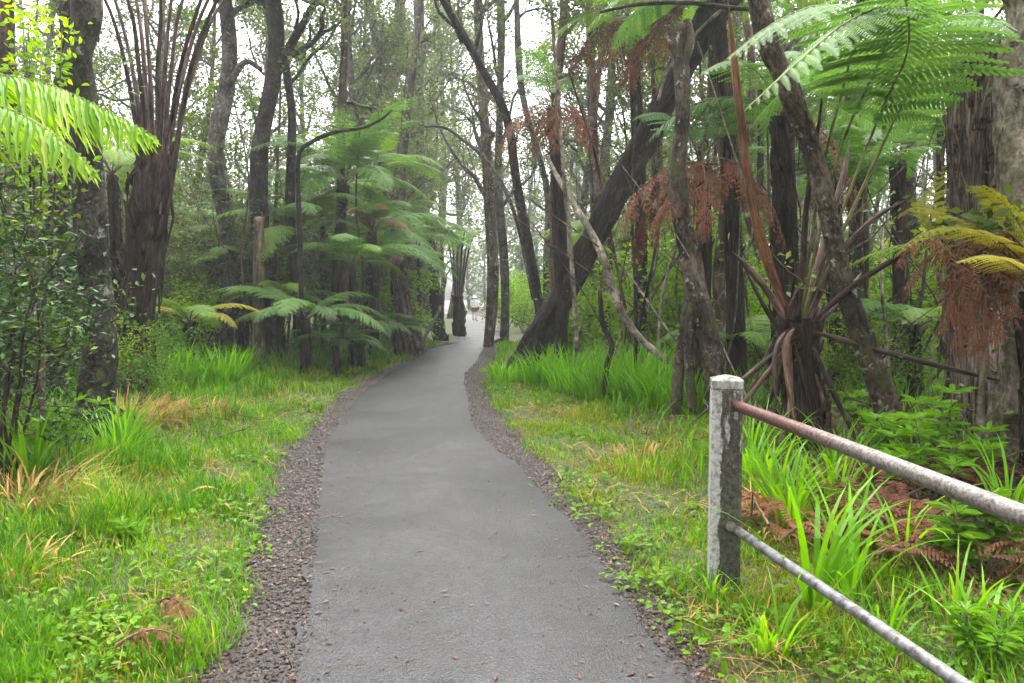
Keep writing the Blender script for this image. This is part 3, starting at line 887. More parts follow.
# ================================================================== FENCE
def prism_box(mb, cx, cy, z0, z1, w, a, bev=.012, mi=0, mi2=None):
    """square bar with chamfered corners turned by a"""
    h = w / 2
    c = [(-h + bev, -h), (h - bev, -h), (h, -h + bev), (h, h - bev), (h - bev, h), (-h + bev, h), (-h, h - bev), (-h, -h + bev)]
    pts = [(cx + x * math.cos(a) - y * math.sin(a), cy + x * math.sin(a) + y * math.cos(a)) for x, y in c]
    return pts
post_d = 3.92
pc = P(724.5, 500, post_d)
PA = R(-10)
def build_fence():
    z0 = g1(pc.x, pc.y)
    base = np.array([pc.x, pc.y, z0])
    root = thing('pipe_fence', 'pipe fence of one pale concrete post carrying a rusty top rail and grey lower rail', 'fence', base)
    ztop = P(724, 389, post_d).z
    mb = MB()
    W = .158
    zs = np.linspace(z0 - .25, ztop, 22)
    rs = np.random.RandomState(5)
    V = []; nside = 24
    for z in zs:
        pts = prism_box(None, pc.x, pc.y, 0, 0, W, PA, .016)
        pts = pts + [pts[0]]
        # resample the outline to 24 points
        pl = []
        for a, b in zip(pts[:-1], pts[1:]):
            for k in range(3):
                t = k / 3
                pl.append((a[0] + (b[0] - a[0]) * t, a[1] + (b[1] - a[1]) * t))
        for x, y in pl:
            j = 1 + .012 * rs.randn() * .6
            V.append((pc.x + (x - pc.x) * j, pc.y + (y - pc.y) * j, z))
    n = len(zs)
    i = np.arange(n - 1)[:, None] * nside; k = np.arange(nside)[None, :]
    Q = np.stack([i + k, i + (k + 1) % nside, i + nside + (k + 1) % nside, i + nside + k], -1).reshape(-1, 4)
    mb.add(V, Q)
    mb.build('post', M['post'], root, base, False)
    cap = MB()
    pts0 = prism_box(None, pc.x, pc.y, 0, 0, W * .94, PA, .016)
    pts1 = prism_box(None, pc.x, pc.y, 0, 0, W * 1.03, PA, .016)
    lay = [(pts0, ztop - .01), (pts0, ztop + .008), (pts1, ztop + .010), (pts1, ztop + .050), (prism_box(None, pc.x, pc.y, 0, 0, W * .96, PA, .016), ztop + .057), (prism_box(None, pc.x, pc.y, 0, 0, W * .2, PA, .005), ztop + .075)]
    V = np.array([(x, y, z) for pts, z in lay for x, y in pts]); m_ = len(lay)
    i = np.arange(m_ - 1)[:, None] * 8; k = np.arange(8)[None, :]
    Q = np.stack([i + k, i + (k + 1) % 8, i + 8 + (k + 1) % 8, i + 8 + k], -1).reshape(-1, 4)
    a = len(V)
    V = np.concatenate([V, [(pc.x, pc.y, ztop + .077)]])
    tr = [((m_ - 1) * 8 + j, (m_ - 1) * 8 + (j + 1) % 8, a) for j in range(8)]
    cap.add(V, Q, tr)
    cap.build('post_cap', M['concrete'], root, base)
    # rails
    def rail(A, B, r, mat, ext):
        A = np.array(A); B = np.array(B)
        u = unit(B - A)
        ln = np.linalg.norm(B - A) + ext
        A2 = A - u * .03
        t = np.linspace(0, ln + .03, 40)
        mb = MB()
        tube(mb, A2 + np.outer(t, u) + np.outer(np.sin(t * 1.3) * .004, [0, 0, 1]), r, 16, 0, np.clip(t / 2.0, 0, 1), .006, 3)
        mb.build('rail', M[mat], root, base, True)
    rail(P(735, 405, 3.86), P(1024, 517, 1.86), .0285, 'rail_top', 1.1)
    rail(P(735, 529, 3.86), P(960, 684, 2.32), .0245, 'rail_grey', 1.5)
    # the collar of mortar where the lower rail enters the post
    col = MB()
    A = np.array(P(729, 525, 3.86)); u = unit(np.array(P(960, 684, 2.32)) - np.array(P(735, 529, 3.86)))
    tube(col, [A - u * .02, A + u * .03, A + u * .05], [.029, .029, .0255], 12, 0, .5, .08, 2)
    col.build('collar', M['concrete_dark'], root, base, True)
def mat_post():
    """concrete: pale with streaks, sky light painted into the path side; algae and painted shade on the faces turned from it (object space, by the face itself)"""
    m, n, l, out = newmat('old concrete post')
    tc = nd(n, 'ShaderNodeTexCoord')
    mp = nd(n, 'ShaderNodeMapping'); mp.inputs['Scale'].default_value = (1, 1, .45)
    l.new(tc.outputs['Object'], mp.inputs[0])
    t = noise_n(n, l, mp.outputs[0], 13, 8, .7, .6)
    t2 = noise_n(n, l, tc.outputs['Object'], 40, 6, .7)
    pale = ramp(n, [(.37, (.13, .13, .105)), (.5, (.29, .285, .26)), (.64, (.40, .395, .37))]); l.new(t2.outputs[0], pale.inputs[0])
    dark = ramp(n, [(.38, (.014, .014, .009)), (.62, (.075, .07, .048))]); l.new(t2.outputs[0], dark.inputs[0])
    sx = nd(n, 'ShaderNodeSeparateXYZ'); l.new(tc.outputs['Object'], sx.inputs[0])
    # -x side painted paler as sky-lit, +x side darker with shade and algae; stains towards the foot
    mr = nd(n, 'ShaderNodeMapRange'); mr.inputs[1].default_value = -.07; mr.inputs[2].default_value = -.035; mr.inputs[3].default_value = -.22; mr.inputs[4].default_value = .16
    l.new(sx.outputs[0], mr.inputs[0])
    mz = nd(n, 'ShaderNodeMapRange'); mz.inputs[1].default_value = .0; mz.inputs[2].default_value = .9; mz.inputs[3].default_value = .10; mz.inputs[4].default_value = -.06
    l.new(sx.outputs[2], mz.inputs[0])
    a1 = nd(n, 'ShaderNodeMath', operation='ADD'); l.new(mr.outputs[0], a1.inputs[0]); l.new(mz.outputs[0], a1.inputs[1])
    a2 = nd(n, 'ShaderNodeMath', operation='ADD'); l.new(a1.outputs[0], a2.inputs[0]); l.new(t.outputs[0], a2.inputs[1])
    rz = ramp(n, [(.53, (0, 0, 0)), (.60, (1, 1, 1))]); l.new(a2.outputs[0], rz.inputs[0])
    col = mixc(n, l, rz.outputs[0], pale.outputs[0], dark.outputs[0])
    b = nd(n, 'ShaderNodeBsdfPrincipled'); b.inputs['Roughness'].default_value = .9
    l.new(col, b.inputs['Base Color'])
    bp = nd(n, 'ShaderNodeBump'); bp.inputs['Strength'].default_value = .6; bp.inputs['Distance'].default_value = .008
    l.new(t2.outputs[0], bp.inputs['Height']); l.new(bp.outputs[0], b.inputs['Normal'])
    l.new(b.outputs[0], out.inputs[0])
    return m
M['post'] = mat_post()
build_fence()

# ================================================================== NAMED TREES
def pix_tree(label, pix, d, bark, name='forest_tree', crown=True, ext=5.0, seed=0, lump=.10, sides=14, f0=.72, nl=8, Ls=2.2, leafm='leaf_ohia', n=72, cat='tree', extra=(), group=None, per=12, lsz=.11, dens=.95, wig=.45, sprout=4):
    rs = np.random.RandomState(seed + 77)
    cv, rr = trunk_poly(pix, d, n, ext if crown else 0)
    rr = rr * (1 + .3 * np.exp(-np.linspace(0, 1, n) * 22))
    wg = catmull([np.append(rs.randn(2), 0) for _ in range(9)], n) * rr[0] * wig
    cv = cv + wg * sstep(0, .12, np.linspace(0, 1, n))[:, None]
    rr = rr * (1 + .07 * np.interp(np.linspace(0, 1, n), np.linspace(0, 1, 14), rs.randn(14)))
    base = cv[0]
    root = thing(name, label, cat, base, group)
    w, lf = MB(), MB()
    tube(w, cv, rr, sides, 0, .5, lump, seed)
    for (epix, ed) in extra:
        e = catmull([np.array(P(x, y, ed if np.isscalar(ed) else ed[i])) for i, (x, y, r) in enumerate(epix)], 14)
        er = np.interp(np.linspace(0, len(epix) - 1, 14), range(len(epix)), [px2m(r, ed if np.isscalar(ed) else ed[0]) for x, y, r in epix])
        tube(w, e, er, 8, 0, .5, .1, seed + 3)
    near = (min(d) if isinstance(d, (list, tuple)) else d) < 14
    if crown: limbs(w, lf, cv, rr, rs, f0, nl, Ls, lsz, 5 if near else per, dens=.6 if near else dens)
    if crown:
        for q in range(sprout):
            i = int(n * (.08 + .5 * rs.rand())); az = rs.rand() * 6.28
            tw_ = wander(cv[i], [math.cos(az), math.sin(az), .5], .5 + .5 * rs.rand(), 5, rs, .25, .1)
            tube(w, tw_, np.linspace(.012, .004, 6), 4, 0, cap=False)
            leaves(lf, tw_[2 + rs.randint(4, size=26)] + rs.randn(26, 3) * .12, .08, rs, .5, .35)
    w.build('trunk', M[bark], root, base, True)
    if lf.n: lf.build('crown', M[leafm], root, base)
    return root

pix_tree('mottled dark grey trunk standing in the grass behind the bright fern fronds', [(95, 450, 16), (91, 300, 15.5), (86, 150, 15), (82, 60, 13.5), (79, -30, 13)], 7.6, 'bark_mottled', seed=1, ext=6)
pix_tree('dark trunk rising behind the yellow tipped sapling and the mottled trunk', [(58, 420, 10), (60, 200, 10), (62, 60, 10), (64, -30, 9)], 10.2, 'bark_dark', seed=2, ext=5)
pix_tree('rust brown trunk furthest to the left behind the fern fronds', [(8, 420, 9), (12, 200, 8), (12, 60, 8), (10, -30, 7)], 11.0, 'bark_red', seed=3, ext=5)
pix_tree('grey brown tree behind the left thicket with a side branch low on its right', [(226, 330, 9), (229, 220, 8), (226, 120, 7.6), (222, 0, 7.2), (222, -30, 7)], 17, 'bark_grey', seed=4, f0=.55, extra=[([(229, 85, 4), (245, 62, 3), (262, 70, 2)], 17)])
pix_tree('straight dark trunk just behind the broken wooden pole', [(256, 350, 8.5), (259, 220, 8), (264, 110, 8), (265, 0, 8), (265, -30, 7.5)], 16.2, 'bark_dark', seed=5, f0=.5, nl=10)
pix_tree('slim dark tree bending left then curving back to the right near its top', [(300, 335, 5), (291, 230, 5), (288, 120, 4.5), (291, 60, 4), (310, 15, 3.6), (326, -30, 3)], 16.5, 'bark_dark', seed=6, f0=.4, nl=9, per=6)
pix_tree('thin speckled brown trunk rising out of the tree fern crowns', [(346, 340, 5), (345, 210, 4.6), (344, 100, 4.2), (341, -30, 4)], 18, 'bark_brown', seed=7, f0=.5, nl=8)
pix_tree('pale forked tree standing in the mist over the tree ferns', [(384, 330, 8), (385, 180, 8), (388, 100, 7.5), (393, 40, 5), (398, -30, 4.5)], 30, 'bark_pale', seed=8, ext=4, f0=.5, nl=9, Ls=3.4, per=9, extra=[([(387, 105, 6), (378, 50, 4.5), (368, 0, 4), (362, -30, 3.5)], 30)])
pix_tree('thin dark tree leaning over the path with a forked top', [(540, 330, 5), (533, 285, 4.6), (522, 180, 4.4), (506, 115, 4.2), (470, 52, 3.8), (432, -18, 3.2)], [16, 16, 16, 15.6, 15.0, 14.2], 'bark_dark', seed=9, ext=2.5, f0=.6, nl=7, per=5, extra=[([(463, 42, 3.6), (450, 10, 3), (440, -30, 2.6)], 15)])
pix_tree('rough brown trunk standing at the inner edge of the path bend', [(486, 346, 5.6), (486, 240, 5.4), (487, 130, 5), (482, 0, 4.6), (481, -25, 4.5)], 24, 'bark_brown', seed=10, f0=.30, nl=16, Ls=3.6, per=14)
pix_tree('slimmer grey trunk right behind the rough trunk at the bend', [(501, 338, 4.6), (502, 220, 4.2), (500, 120, 4), (497, -25, 3.6)], 26.5, 'bark_grey', seed=11, f0=.35, nl=14, Ls=3.6, per=14)
# the great leaning trunk
pix_tree('massive dark trunk leaning steeply to the right across the forest', [(520, 374, 13.5), (540, 338, 13), (577, 270, 12.5), (631, 166, 12.5), (682, 72, 13), (725, -5, 13), (745, -40, 12.5)], [14.6, 14.4, 14, 13.4, 12.8, 12.2, 12], 'bark_black', name='leaning_tree', seed=12, ext=4, lump=.17, n=90, sides=22, wig=.2, f0=.82, nl=6)
pix_tree('pale dead trunk broken off at its top beside the leaning tree', [(716, 412, 11.5), (706, 340, 10.5), (693, 285, 9.5), (681, 215, 8.5), (682, 120, 7.2), (680, 60, 7.4), (679, 24, 6.5)], 8.9, 'bark_mossy', name='dead_tree', crown=False, seed=13, lump=.14, wig=.12, extra=[([(681, 70, 5), (690, 40, 5), (687, 20, 4)], 8.9), ([(679, 60, 5), (670, 35, 4), (668, 26, 3)], 8.9), ([(692, 285, 4), (685, 325, 6), (679, 370, 6), (676, 415, 6)], 8.95), ([(694, 290, 4), (689, 335, 5), (690, 375, 5), (693, 415, 5)], 8.85)])
pix_tree('bare grey trunk with a curved top leaning left over the fence rail', [(900, 446, 12.5), (880, 398, 11.5), (854, 312, 10.5), (831, 222, 10), (806, 130, 9.2), (784, 75, 9), (764, 34, 10)], [6.9, 6.9, 6.8, 6.8, 6.7, 6.6, 6.5], 'bark_mossy', name='leaning_tree', crown=True, ext=2.4, seed=14, wig=.15, f0=.85, nl=5, Ls=1.5)
pix_tree('broad pale brown trunk standing furthest to the right', [(1020, 470, 30), (1012, 330, 26), (1010, 200, 25), (1012, 80, 25), (1014, -40, 24)], 6.5, 'bark_pale', seed=15, ext=6, lump=.09)
pix_tree('mossy grey trunk in the shade behind the curved leaning trunk', [(848, 380, 8), (852, 250, 8), (852, 140, 8), (856, 40, 7.5), (858, -30, 7)], 13, 'bark_mottled', seed=16, ext=4)
pix_tree('slender pale sapling stem in front of the broad pale brown trunk', [(982, 470, 4), (984, 410, 3.6), (985, 350, 3.2), (980, 300, 2.6)], 5.9, 'bark_pale', name='sapling', crown=True, ext=.6, seed=17, f0=.85, nl=3, Ls=.35, per=3, cat='sapling')
# thin poles on the right midground
k = 0
for (xb, xt, d, r, bark, lab) in [
    (562, 556, 15.5, 7, 'bark_red', 'reddish trunk hung with brown dead fern behind the leaning tree'),
    (584, 590, 19, 4, 'bark_grey', 'thin grey pole tree directly behind the middle of the leaning trunk'),
    (603, 598, 17, 5, 'bark_red', 'thin reddish tree just right of the foot of the curved pale branch'),
    (622, 640, 20, 5.5, 'bark_brown', 'thin brown tree leaning slightly right under the leaning trunk'),
    (640, 636, 24, 4, 'bark_pale', 'thin pale pole tree in the bright undergrowth'),
    (662, 655, 22, 5, 'bark_red', 'thin red brown tree left of the broken pale trunk'),
    (728, 722, 12.5, 8, 'bark_brown', 'dark brown trunk between the broken pale trunk and the spreading fern'),
    (748, 742, 16, 6, 'bark_red', 'slim reddish trunk left of the rusty frond stalk'),
    (820, 815, 15, 5, 'bark_pale', 'slim pale trunk seen through the spreading fern stalks'),
    (915, 905, 16, 8, 'bark_mottled', 'mottled trunk in the dark behind the yellow fern'),
    (550, 520, 21, 5, 'bark_grey', 'grey pole tree leaning left behind the forked leaning tree'),
    (432, 420, 34, 6, 'bark_grey', 'grey trunk deep in the mist left of the path end'),
    (405, 412, 27, 5, 'bark_brown', 'thin brown trunk in the mist over the farthest tree ferns')]:
    k += 1
    xm = (xb + xt) / 2 + (k % 3 - 1) * 4
    pix_tree(lab, [(xb, 298 + 1184 / d - 6, r * .8), (xm, 220, r * .7), (xt, 90, r * .65), (xt * 1.5 - xm * .5, -30, r * .6)], d, bark, seed=30 + k, ext=3.5, f0=.55, nl=8, Ls=1.9, n=60, sides=12, per=10, wig=.9)
# the curved hanging branch (a dead limb resting on the ground)
def branch(name, label, pix, d, bark, seed=0, cat='branch', sides=8, group=None):
    ds = d if isinstance(d, (list, tuple)) else [d] * len(pix)
    pts = [np.array(P(x, y, q)) for (x, y, r), q in zip(pix, ds)]
    n = 26
    cv = catmull(pts, n)
    rr = np.interp(np.linspace(0, len(pts) - 1, n), range(len(pts)), [px2m(r, q) for (x, y, r), q in zip(pix, ds)])
    mb = MB(); tube(mb, cv, rr, sides, 0, .5, .12, seed)
    return tag(mb.build(name, M[bark], None, tuple(cv[0]), True), label, cat, group)
branch('curved_branch', 'long pale curved limb sweeping down to the grass in front of the leaning tree', [(690, 385, 3.4), (668, 362, 3.6), (640, 338, 3.6), (618, 305, 4), (603, 258, 4), (585, 222, 3.4), (562, 185, 2.8), (548, 158, 2.2)], [10.5, 10.6, 10.8, 11, 11.3, 11.8, 12.6, 13.2], 'bark_pale', 1)
branch('hanging_vine', 'thin pale vine hanging straight down in front of the leaning tree', [(577, 352, 2.6), (574, 300, 2.4), (570, 240, 2.2), (565, 190, 2), (560, 120, 1.8), (552, 20, 1.6), (548, -40, 1.5)], 11.4, 'bark_pale', 2, 'vine')
branch('hanging_vine', 'dark rough vine stem rising out of tall grass beside the pale hanging vine', [(606, 395, 4), (606, 370, 3.2), (612, 345, 2.6), (602, 322, 2.6), (600, 290, 2)], 10.6, 'bark_dark', 3, 'vine')
branch('arching_branch', 'thin dark branch arching over the tree fern crowns', [(302, 320, 2.6), (300, 240, 2.6), (298, 160, 2.4), (310, 143, 2.2), (335, 132, 2), (362, 128, 1.8), (380, 120, 1.6), (392, 110, 1)], 14.5, 'bark_dark', 4)
branch('arching_branch', 'dark horizontal branch crossing above the leaning trunk', [(600, 12, 1.6), (640, 4, 2), (690, 3, 2.2), (730, 8, 2.4), (760, 10, 2)], 9.0, 'bark_dark', 5)
branch('hanging_vine', 'thin grey vine curving across the leaning trunk near its top', [(658, 100, 1.6), (668, 70, 1.6), (690, 40, 1.6), (712, 18, 1.6), (728, 6, 1.5)], 10.5, 'bark_pale', 6, 'vine')
branch('fallen_branch', 'pale bare branch standing up at the path edge under the tree ferns', [(420, 350, 2.4), (428, 330, 2.2), (438, 315, 1.8), (440, 305, 1.2)], 20, 'bark_pale', 7)
branch('arching_branch', 'thin bent branch in the mist above the path', [(534, 300, 2.2), (515, 215, 2.2), (490, 165, 2), (463, 140, 1.8), (445, 128, 1.3), (425, 126, 1)], 17, 'bark_grey', 8)

rsb = np.random.RandomState(31)
for i in range(64):
    lf_ = i >= 50
    d0 = 7.6 + 7 * rsb.rand() if not lf_ else 15.5 + 6 * rsb.rand()
    xb = (600 + 420 * rsb.rand()) if not lf_ else (110 + 270 * rsb.rand())
    d0 = (max(d0, 8.4) if xb > 715 else max(d0, 11.5)) if xb < 800 else d0
    lean = rsb.randn() * 95
    y0 = 298 + 1184 / d0 - 14
    yt = 40 + 200 * rsb.rand()
    r0 = (1.0 + 2.0 * rsb.rand() ** 2) * 8 / d0
    ds = [d0, d0 + rsb.randn() * .3, d0 + rsb.randn() * .6, d0 + rsb.randn()]
    branch('bare_stem', 'thin bare stem tangled among the trunks right of the path' if not lf_ else 'thin bare stem standing in the thicket left of the path',
           [(xb, y0, r0), (xb + lean * .25 + rsb.randn() * 8, y0 * .66 + yt * .34, r0 * .9), (xb + lean * .6 + rsb.randn() * 14, y0 * .33 + yt * .67, r0 * .75), (xb + lean + rsb.randn() * 10, yt, r0 * .4)], ds,
           ['bark_red', 'bark_brown', 'bark_pale', 'bark_dark', 'bark_mossy'][i % 5], 500 + i, 'stem', 6, 'bare stems right of the path' if not lf_ else 'bare stems left of the path')
# wooden pole
def pole():
    cv, rr = trunk_poly([(258, 374, 6.2), (258.5, 300, 5.8), (259, 217, 5.2)], 15, 20)
    w = MB(); tube(w, cv, rr, 10, 0, .5, .10, 4, flute=.04)
    o = w.build('wooden_pole', M['wood_pole'], None, tuple(cv[0]), True)
    tag(o, 'weathered wooden pole cut off flat standing at the edge of the left verge', 'pole')
pole()

# ================================================================== TREE FERNS
def stalk(root, base, pix, d, mat, name='stalk', seed=0, lump=.08):
    ds = d if isinstance(d, (list, tuple)) else [d] * len(pix)
    pts = [np.array(P(x, y, q)) for (x, y, r), q in zip(pix, ds)]
    n = 18
    cv = catmull(pts, n)
    rr = np.interp(np.linspace(0, len(pts) - 1, n), range(len(pts)), [px2m(r, q) for (x, y, r), q in zip(pix, ds)])
    t_ = np.linspace(0, 1, n); rr = rr * np.minimum(1, .45 + t_ * 2.5) * np.clip((1.02 - t_) * 3.5, .12, 1) * .82
    mb = MB(); tube(mb, cv, rr, 7, 0, .5, lump, seed)
    return mb.build(name, M[mat], root, base, True)
def pix_frond(root, base, pix, d, leaf, stem, name='frond', **kw):
    ds = d if isinstance(d, (list, tuple)) else [d] * len(pix)
    cv = catmull([np.array(P(x, y, q)) for (x, y), q in zip(pix, ds)], 18)
    mb = MB(); frond(mb, cv, **kw)
    return mb.build(name, [M[leaf], M[stem]], root, base)

# left fern with the fan of long stalks
rt, bs, tp = tree_fern('tree fern with a fan of long pinkish brown stalks rising above its dark trunk', [(130, 405, 22), (138, 300, 17), (146, 220, 17), (153, 175, 18), (156, 150, 14)], 11, [], seed=41)
rs = np.random.RandomState(8)
for i, (xt, xb, mt) in enumerate([(100, 146, 'stipe_dark'), (112, 148, 'stipe_pink'), (124, 150, 'stipe_dark'), (134, 152, 'stipe_pink'), (144, 154, 'stipe_pink'), (160, 156, 'stipe_dark'), (173, 158, 'stipe_pink'), (186, 160, 'stipe_pink'), (204, 161, 'stipe_dark'), (213, 162, 'stipe_pink'), (232, 164, 'stipe_pink'), (222, 166, 'stipe_dark')]):
    dd = 11 + .35 * math.sin(i * 2.1)
    bend = (xt - 156) * .08
    k_ = (xt - 156) / 60.
    pts = [np.array(P(xb + (i % 3 - 1) * 2, 190 + (i % 4) * 8, 10.9 if i % 2 else 11.1)), np.array(P((xb + xt) / 2 - bend, 75, (11 + dd) / 2)), np.array(P(xt, -10, dd))]
    p3 = pts[-1] + np.array([k_ * 1.0, (dd - 11) * 2, 1.3]); p4 = p3 + np.array([k_ * 1.6 + .1, (dd - 11) * 3, .3])
    cv = catmull(pts + [p3, p4], 24)
    mb = MB(); frond(mb, cv, stipe=.62, width=.55, npairs=16, npinn=10, r0=.046, seed=300 + i, droop=.3)
    mb.build('frond', [M['fern_green'], M[mt]], rt, bs)

# ferns of the left midground
def G(a): return lambda rs: a(rs)
tree_fern('broad crowned tree fern behind the speckled brown trunk, fronds spreading flat', [(334, 345, 6), (338, 260, 5.5), (345, 185, 5.5)], 17.5,
          lambda rs: ring(['g0', 'g1', 'g3'], 13, 4, 1.15, rs) + ring(['g1', 'g2'], 6, -12, 1.0, rs), seed=51)
tree_fern('tree fern with one bronze frond hanging over its dark trunk', [(374, 350, 6), (374, 290, 5.5), (372, 232, 5.5)], 18.5,
          lambda rs: ring(['g0', 'g1', 'g2'], 11, 0, 1.0, rs) + [('z0', -70, 8, 1.0), ('z1', -45, 10, .9), ('z0', -100, 6, .9), ('x0', 200, 0, .7)], seed=52)
tree_fern('low tree fern with wide dark green fronds near the verge', [(306, 372, 7), (305, 320, 7)], 14.6,
          lambda rs: ring(['g1', 'd2', 'g2'], 12, 4, .82, rs), seed=53)
tree_fern('tree fern on a pale brown shaggy trunk beside the path', [(412, 352, 8.5), (404, 310, 7.5), (397, 258, 7)], 20.5,
          lambda rs: ring(['g1', 'g2', 'b1'], 11, 0, 1.0, rs) + [('x1', 250, 0, .7)], mat='fibre_pale', seed=54)
tree_fern('tree fern with a dark double trunk left of the far path', [(440, 338, 8), (436, 300, 7), (430, 240, 5.5)], 27,
          lambda rs: ring(['g1', 'g2', 'b2'], 11, 0, 1.15, rs) + [('z0', 190, 0, 1.0), ('z1', 160, 0, 1.0)], seed=55)
rt, bs, tp = tree_fern('tree fern with a stout dark foot and upright stalks nearest the walker', [(459, 336, 7.5), (459, 318, 7.5), (458, 296, 7)], 31,
          lambda rs: [], seed=56)
for i, xt in enumerate([445, 450, 457, 464, 470, 475]):
    pts = [np.array(P(458 + (xt - 458) * .2, 300, 31)), np.array(P((458 + xt) / 2, 262, 31)), np.array(P(xt, 235, 31 + (i % 3 - 1) * .7))]
    pts.append(pts[-1] + np.array([(xt - 459) * .05, (i % 3 - 1) * .9, .25])); pts.append(pts[-1] + np.array([(xt - 459) * .06, (i % 3 - 1) * .8, -.35]))
    mb = MB(); frond(mb, catmull(pts, 18), stipe=.5, width=.6, npairs=16, npinn=9, r0=.06, seed=400 + i, droop=.3)
    mb.build('frond', [M['fern_green'], M['stipe_dark']], rt, bs)
tree_fern('small tree fern whose crown shows above the arching dark branch', [(368, 350, 5), (366, 250, 5), (372, 175, 4.5)], 23,
          lambda rs: ring(['b0', 'b1', 'g1'], 12, 4, 1.2, rs), seed=57)
tree_fern('young tree fern with yellow green fronds at the edge of the left verge', [(192, 350, 6), (190, 322, 6)], 13.6,
          lambda rs: [('y0', 170, 0, .8), ('y1', 5, 20, .95), ('y0', 215, 0, .7), ('b1', 300, 0, .7), ('b2', 95, 0, .7), ('y1', 335, 10, .8), ('b1', 250, 6, .8)], seed=58)
tree_fern('tree fern behind the mottled trunk with drooping bright fronds', [(118, 410, 8), (116, 260, 7), (112, 175, 7)], 12.8,
          lambda rs: ring(['b0', 'b1', 'b2'], 11, 4, .9, rs), seed=59)
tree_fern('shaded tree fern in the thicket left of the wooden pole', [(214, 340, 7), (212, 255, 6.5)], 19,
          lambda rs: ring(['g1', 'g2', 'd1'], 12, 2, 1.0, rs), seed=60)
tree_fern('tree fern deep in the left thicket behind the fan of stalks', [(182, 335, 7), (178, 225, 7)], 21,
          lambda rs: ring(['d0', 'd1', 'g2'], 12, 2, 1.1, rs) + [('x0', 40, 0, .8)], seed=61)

# foreground left fern: fronds reach in from a fern standing outside the frame
def near_fern():
    d = 3.3
    bx = P(-175, 110, d)
    b = np.array([bx.x, bx.y, g1(bx.x, bx.y) - .05])
    root = thing('tree_fern', 'bright green tree fern arching its nearest fronds in from the left edge', 'tree fern', b)
    top = np.array([bx.x, bx.y, P(0, 150, d).z])
    mb = MB(); cv = catmull([b, (b + top) / 2 + [.03, 0, 0], top], 14); fern_trunk(mb, cv, np.full(14, .085), 71)
    mb.build('trunk', M['fibre'], root, b, True)
    tc_ = top
    def f(pix, ds, seed, w, tint, lf='fern_comb', st=.3, dr=.9):
        pts = [tc_] + [np.array(P(x, y, q)) for (x, y), q in zip(pix, ds)]
        mb = MB()
        comb_frond(mb, catmull(pts, 26), st, w, 42, .0225, .009, seed, tint)
        mb.build('frond', [M[lf], M['stipe_green']], root, b)
    f([(-100, 92), (-20, 76), (40, 82), (100, 107), (157, 138)], [3.3, 3.3, 3.3, 3.28, 3.25], 1, .27, .72)
    f([(-110, 118), (-50, 104), (5, 108), (55, 135), (97, 172)], [3.15, 3.05, 2.95, 2.9, 2.85], 2, .24, .78)
    for i in range(7):
        az = 130 + i * 28
        place(FR[['b0', 'b1', 'b2'][i % 3]], 'frond', root, top - b, (R(4), 0, R(az - 90)), .62)
near_fern()

# right: the spreading fern with rusty stalks
rt, bs, tp = tree_fern('tree fern with a dark ragged base and long stalks splayed in every direction', [(808, 452, 25), (802, 405, 20), (799, 360, 18), (797, 330, 18), (797, 318, 14)], 7.1, [], name='tree_fern', seed=81)
stalk(rt, bs, [(793, 325, 7), (770, 268, 6.6), (752, 200, 6), (741, 120, 4.8), (732, 40, 4.2), (728, 0, 3)], [7.1, 7.0, 6.8, 6.6, 6.5, 6.45], 'stipe_orange', 'dead_stalk', 1)
stalk(rt, bs, [(792, 330, 5), (768, 292, 4.5), (748, 268, 4), (733, 252, 3)], [7.0, 6.9, 6.8, 6.7], 'stipe_pink', 'dead_stalk', 2)
stalk(rt, bs, [(790, 335, 4), (776, 325, 3), (758, 295, 2.4), (740, 258, 2)], [7.1, 7.1, 7, 6.9], 'stipe_dark', 'dead_stalk', 3)
stalk(rt, bs, [(799, 320, 4), (803, 270, 4), (806, 210, 3.4), (818, 130, 2.6), (826, 60, 2)], [7.1, 7.05, 6.9, 6.7, 6.5], 'stipe_dark', 'stalk', 4)
stalk(rt, bs, [(804, 320, 4.5), (822, 250, 4.4), (842, 180, 3.6), (850, 140, 3)], [7.2, 7.3, 7.5, 7.7], 'stipe_pink', 'stalk', 5)
stalk(rt, bs, [(806, 324, 5), (835, 262, 5), (870, 222, 3.6), (905, 200, 2.6)], [7.1, 6.9, 6.6, 6.4], 'stipe_pink', 'dead_stalk', 6)
stalk(rt, bs, [(808, 326, 4), (850, 288, 4), (890, 262, 3.4), (915, 250, 2.6)], [7.0, 6.7, 6.4, 6.2], 'stipe_dark', 'dead_stalk', 7)
stalk(rt, bs, [(808, 330, 4), (860, 345, 3.6), (940, 366, 3.4), (1030, 388, 3)], [7.0, 6.8, 6.4, 6.1], 'stipe_dark', 'dead_stalk', 8)
stalk(rt, bs, [(796, 325, 3), (786, 345, 4), (789, 385, 3.8), (800, 450, 2.6)], [7.05, 6.75, 6.6, 6.5], 'stipe_dead', 'dead_stalk', 9)
stalk(rt, bs, [(794, 325, 3), (776, 350, 3.6), (776, 410, 3)], [7.05, 6.85, 6.8], 'stipe_pink', 'dead_stalk', 10)
stalk(rt, bs, [(812, 328, 4.5), (840, 300, 4), (862, 272, 3)], [7.2, 7.4, 7.7], 'stipe_pink', 'stalk', 11)
for i in range(7):
    a = 200 + i * 40
    stalk(rt, bs, [(797 + 8 * math.cos(i), 330, 4), (790 + (i - 3) * 18, 385 + 5 * i, 3), (780 + (i - 3) * 30, 425 + 6 * i, 2.2)], [7.0, 6.8 + .1 * (i % 3), 6.7 + .15 * (i % 3)], 'stipe_dead' if i % 2 else 'stipe_dark', 'dead_stalk', 20 + i)
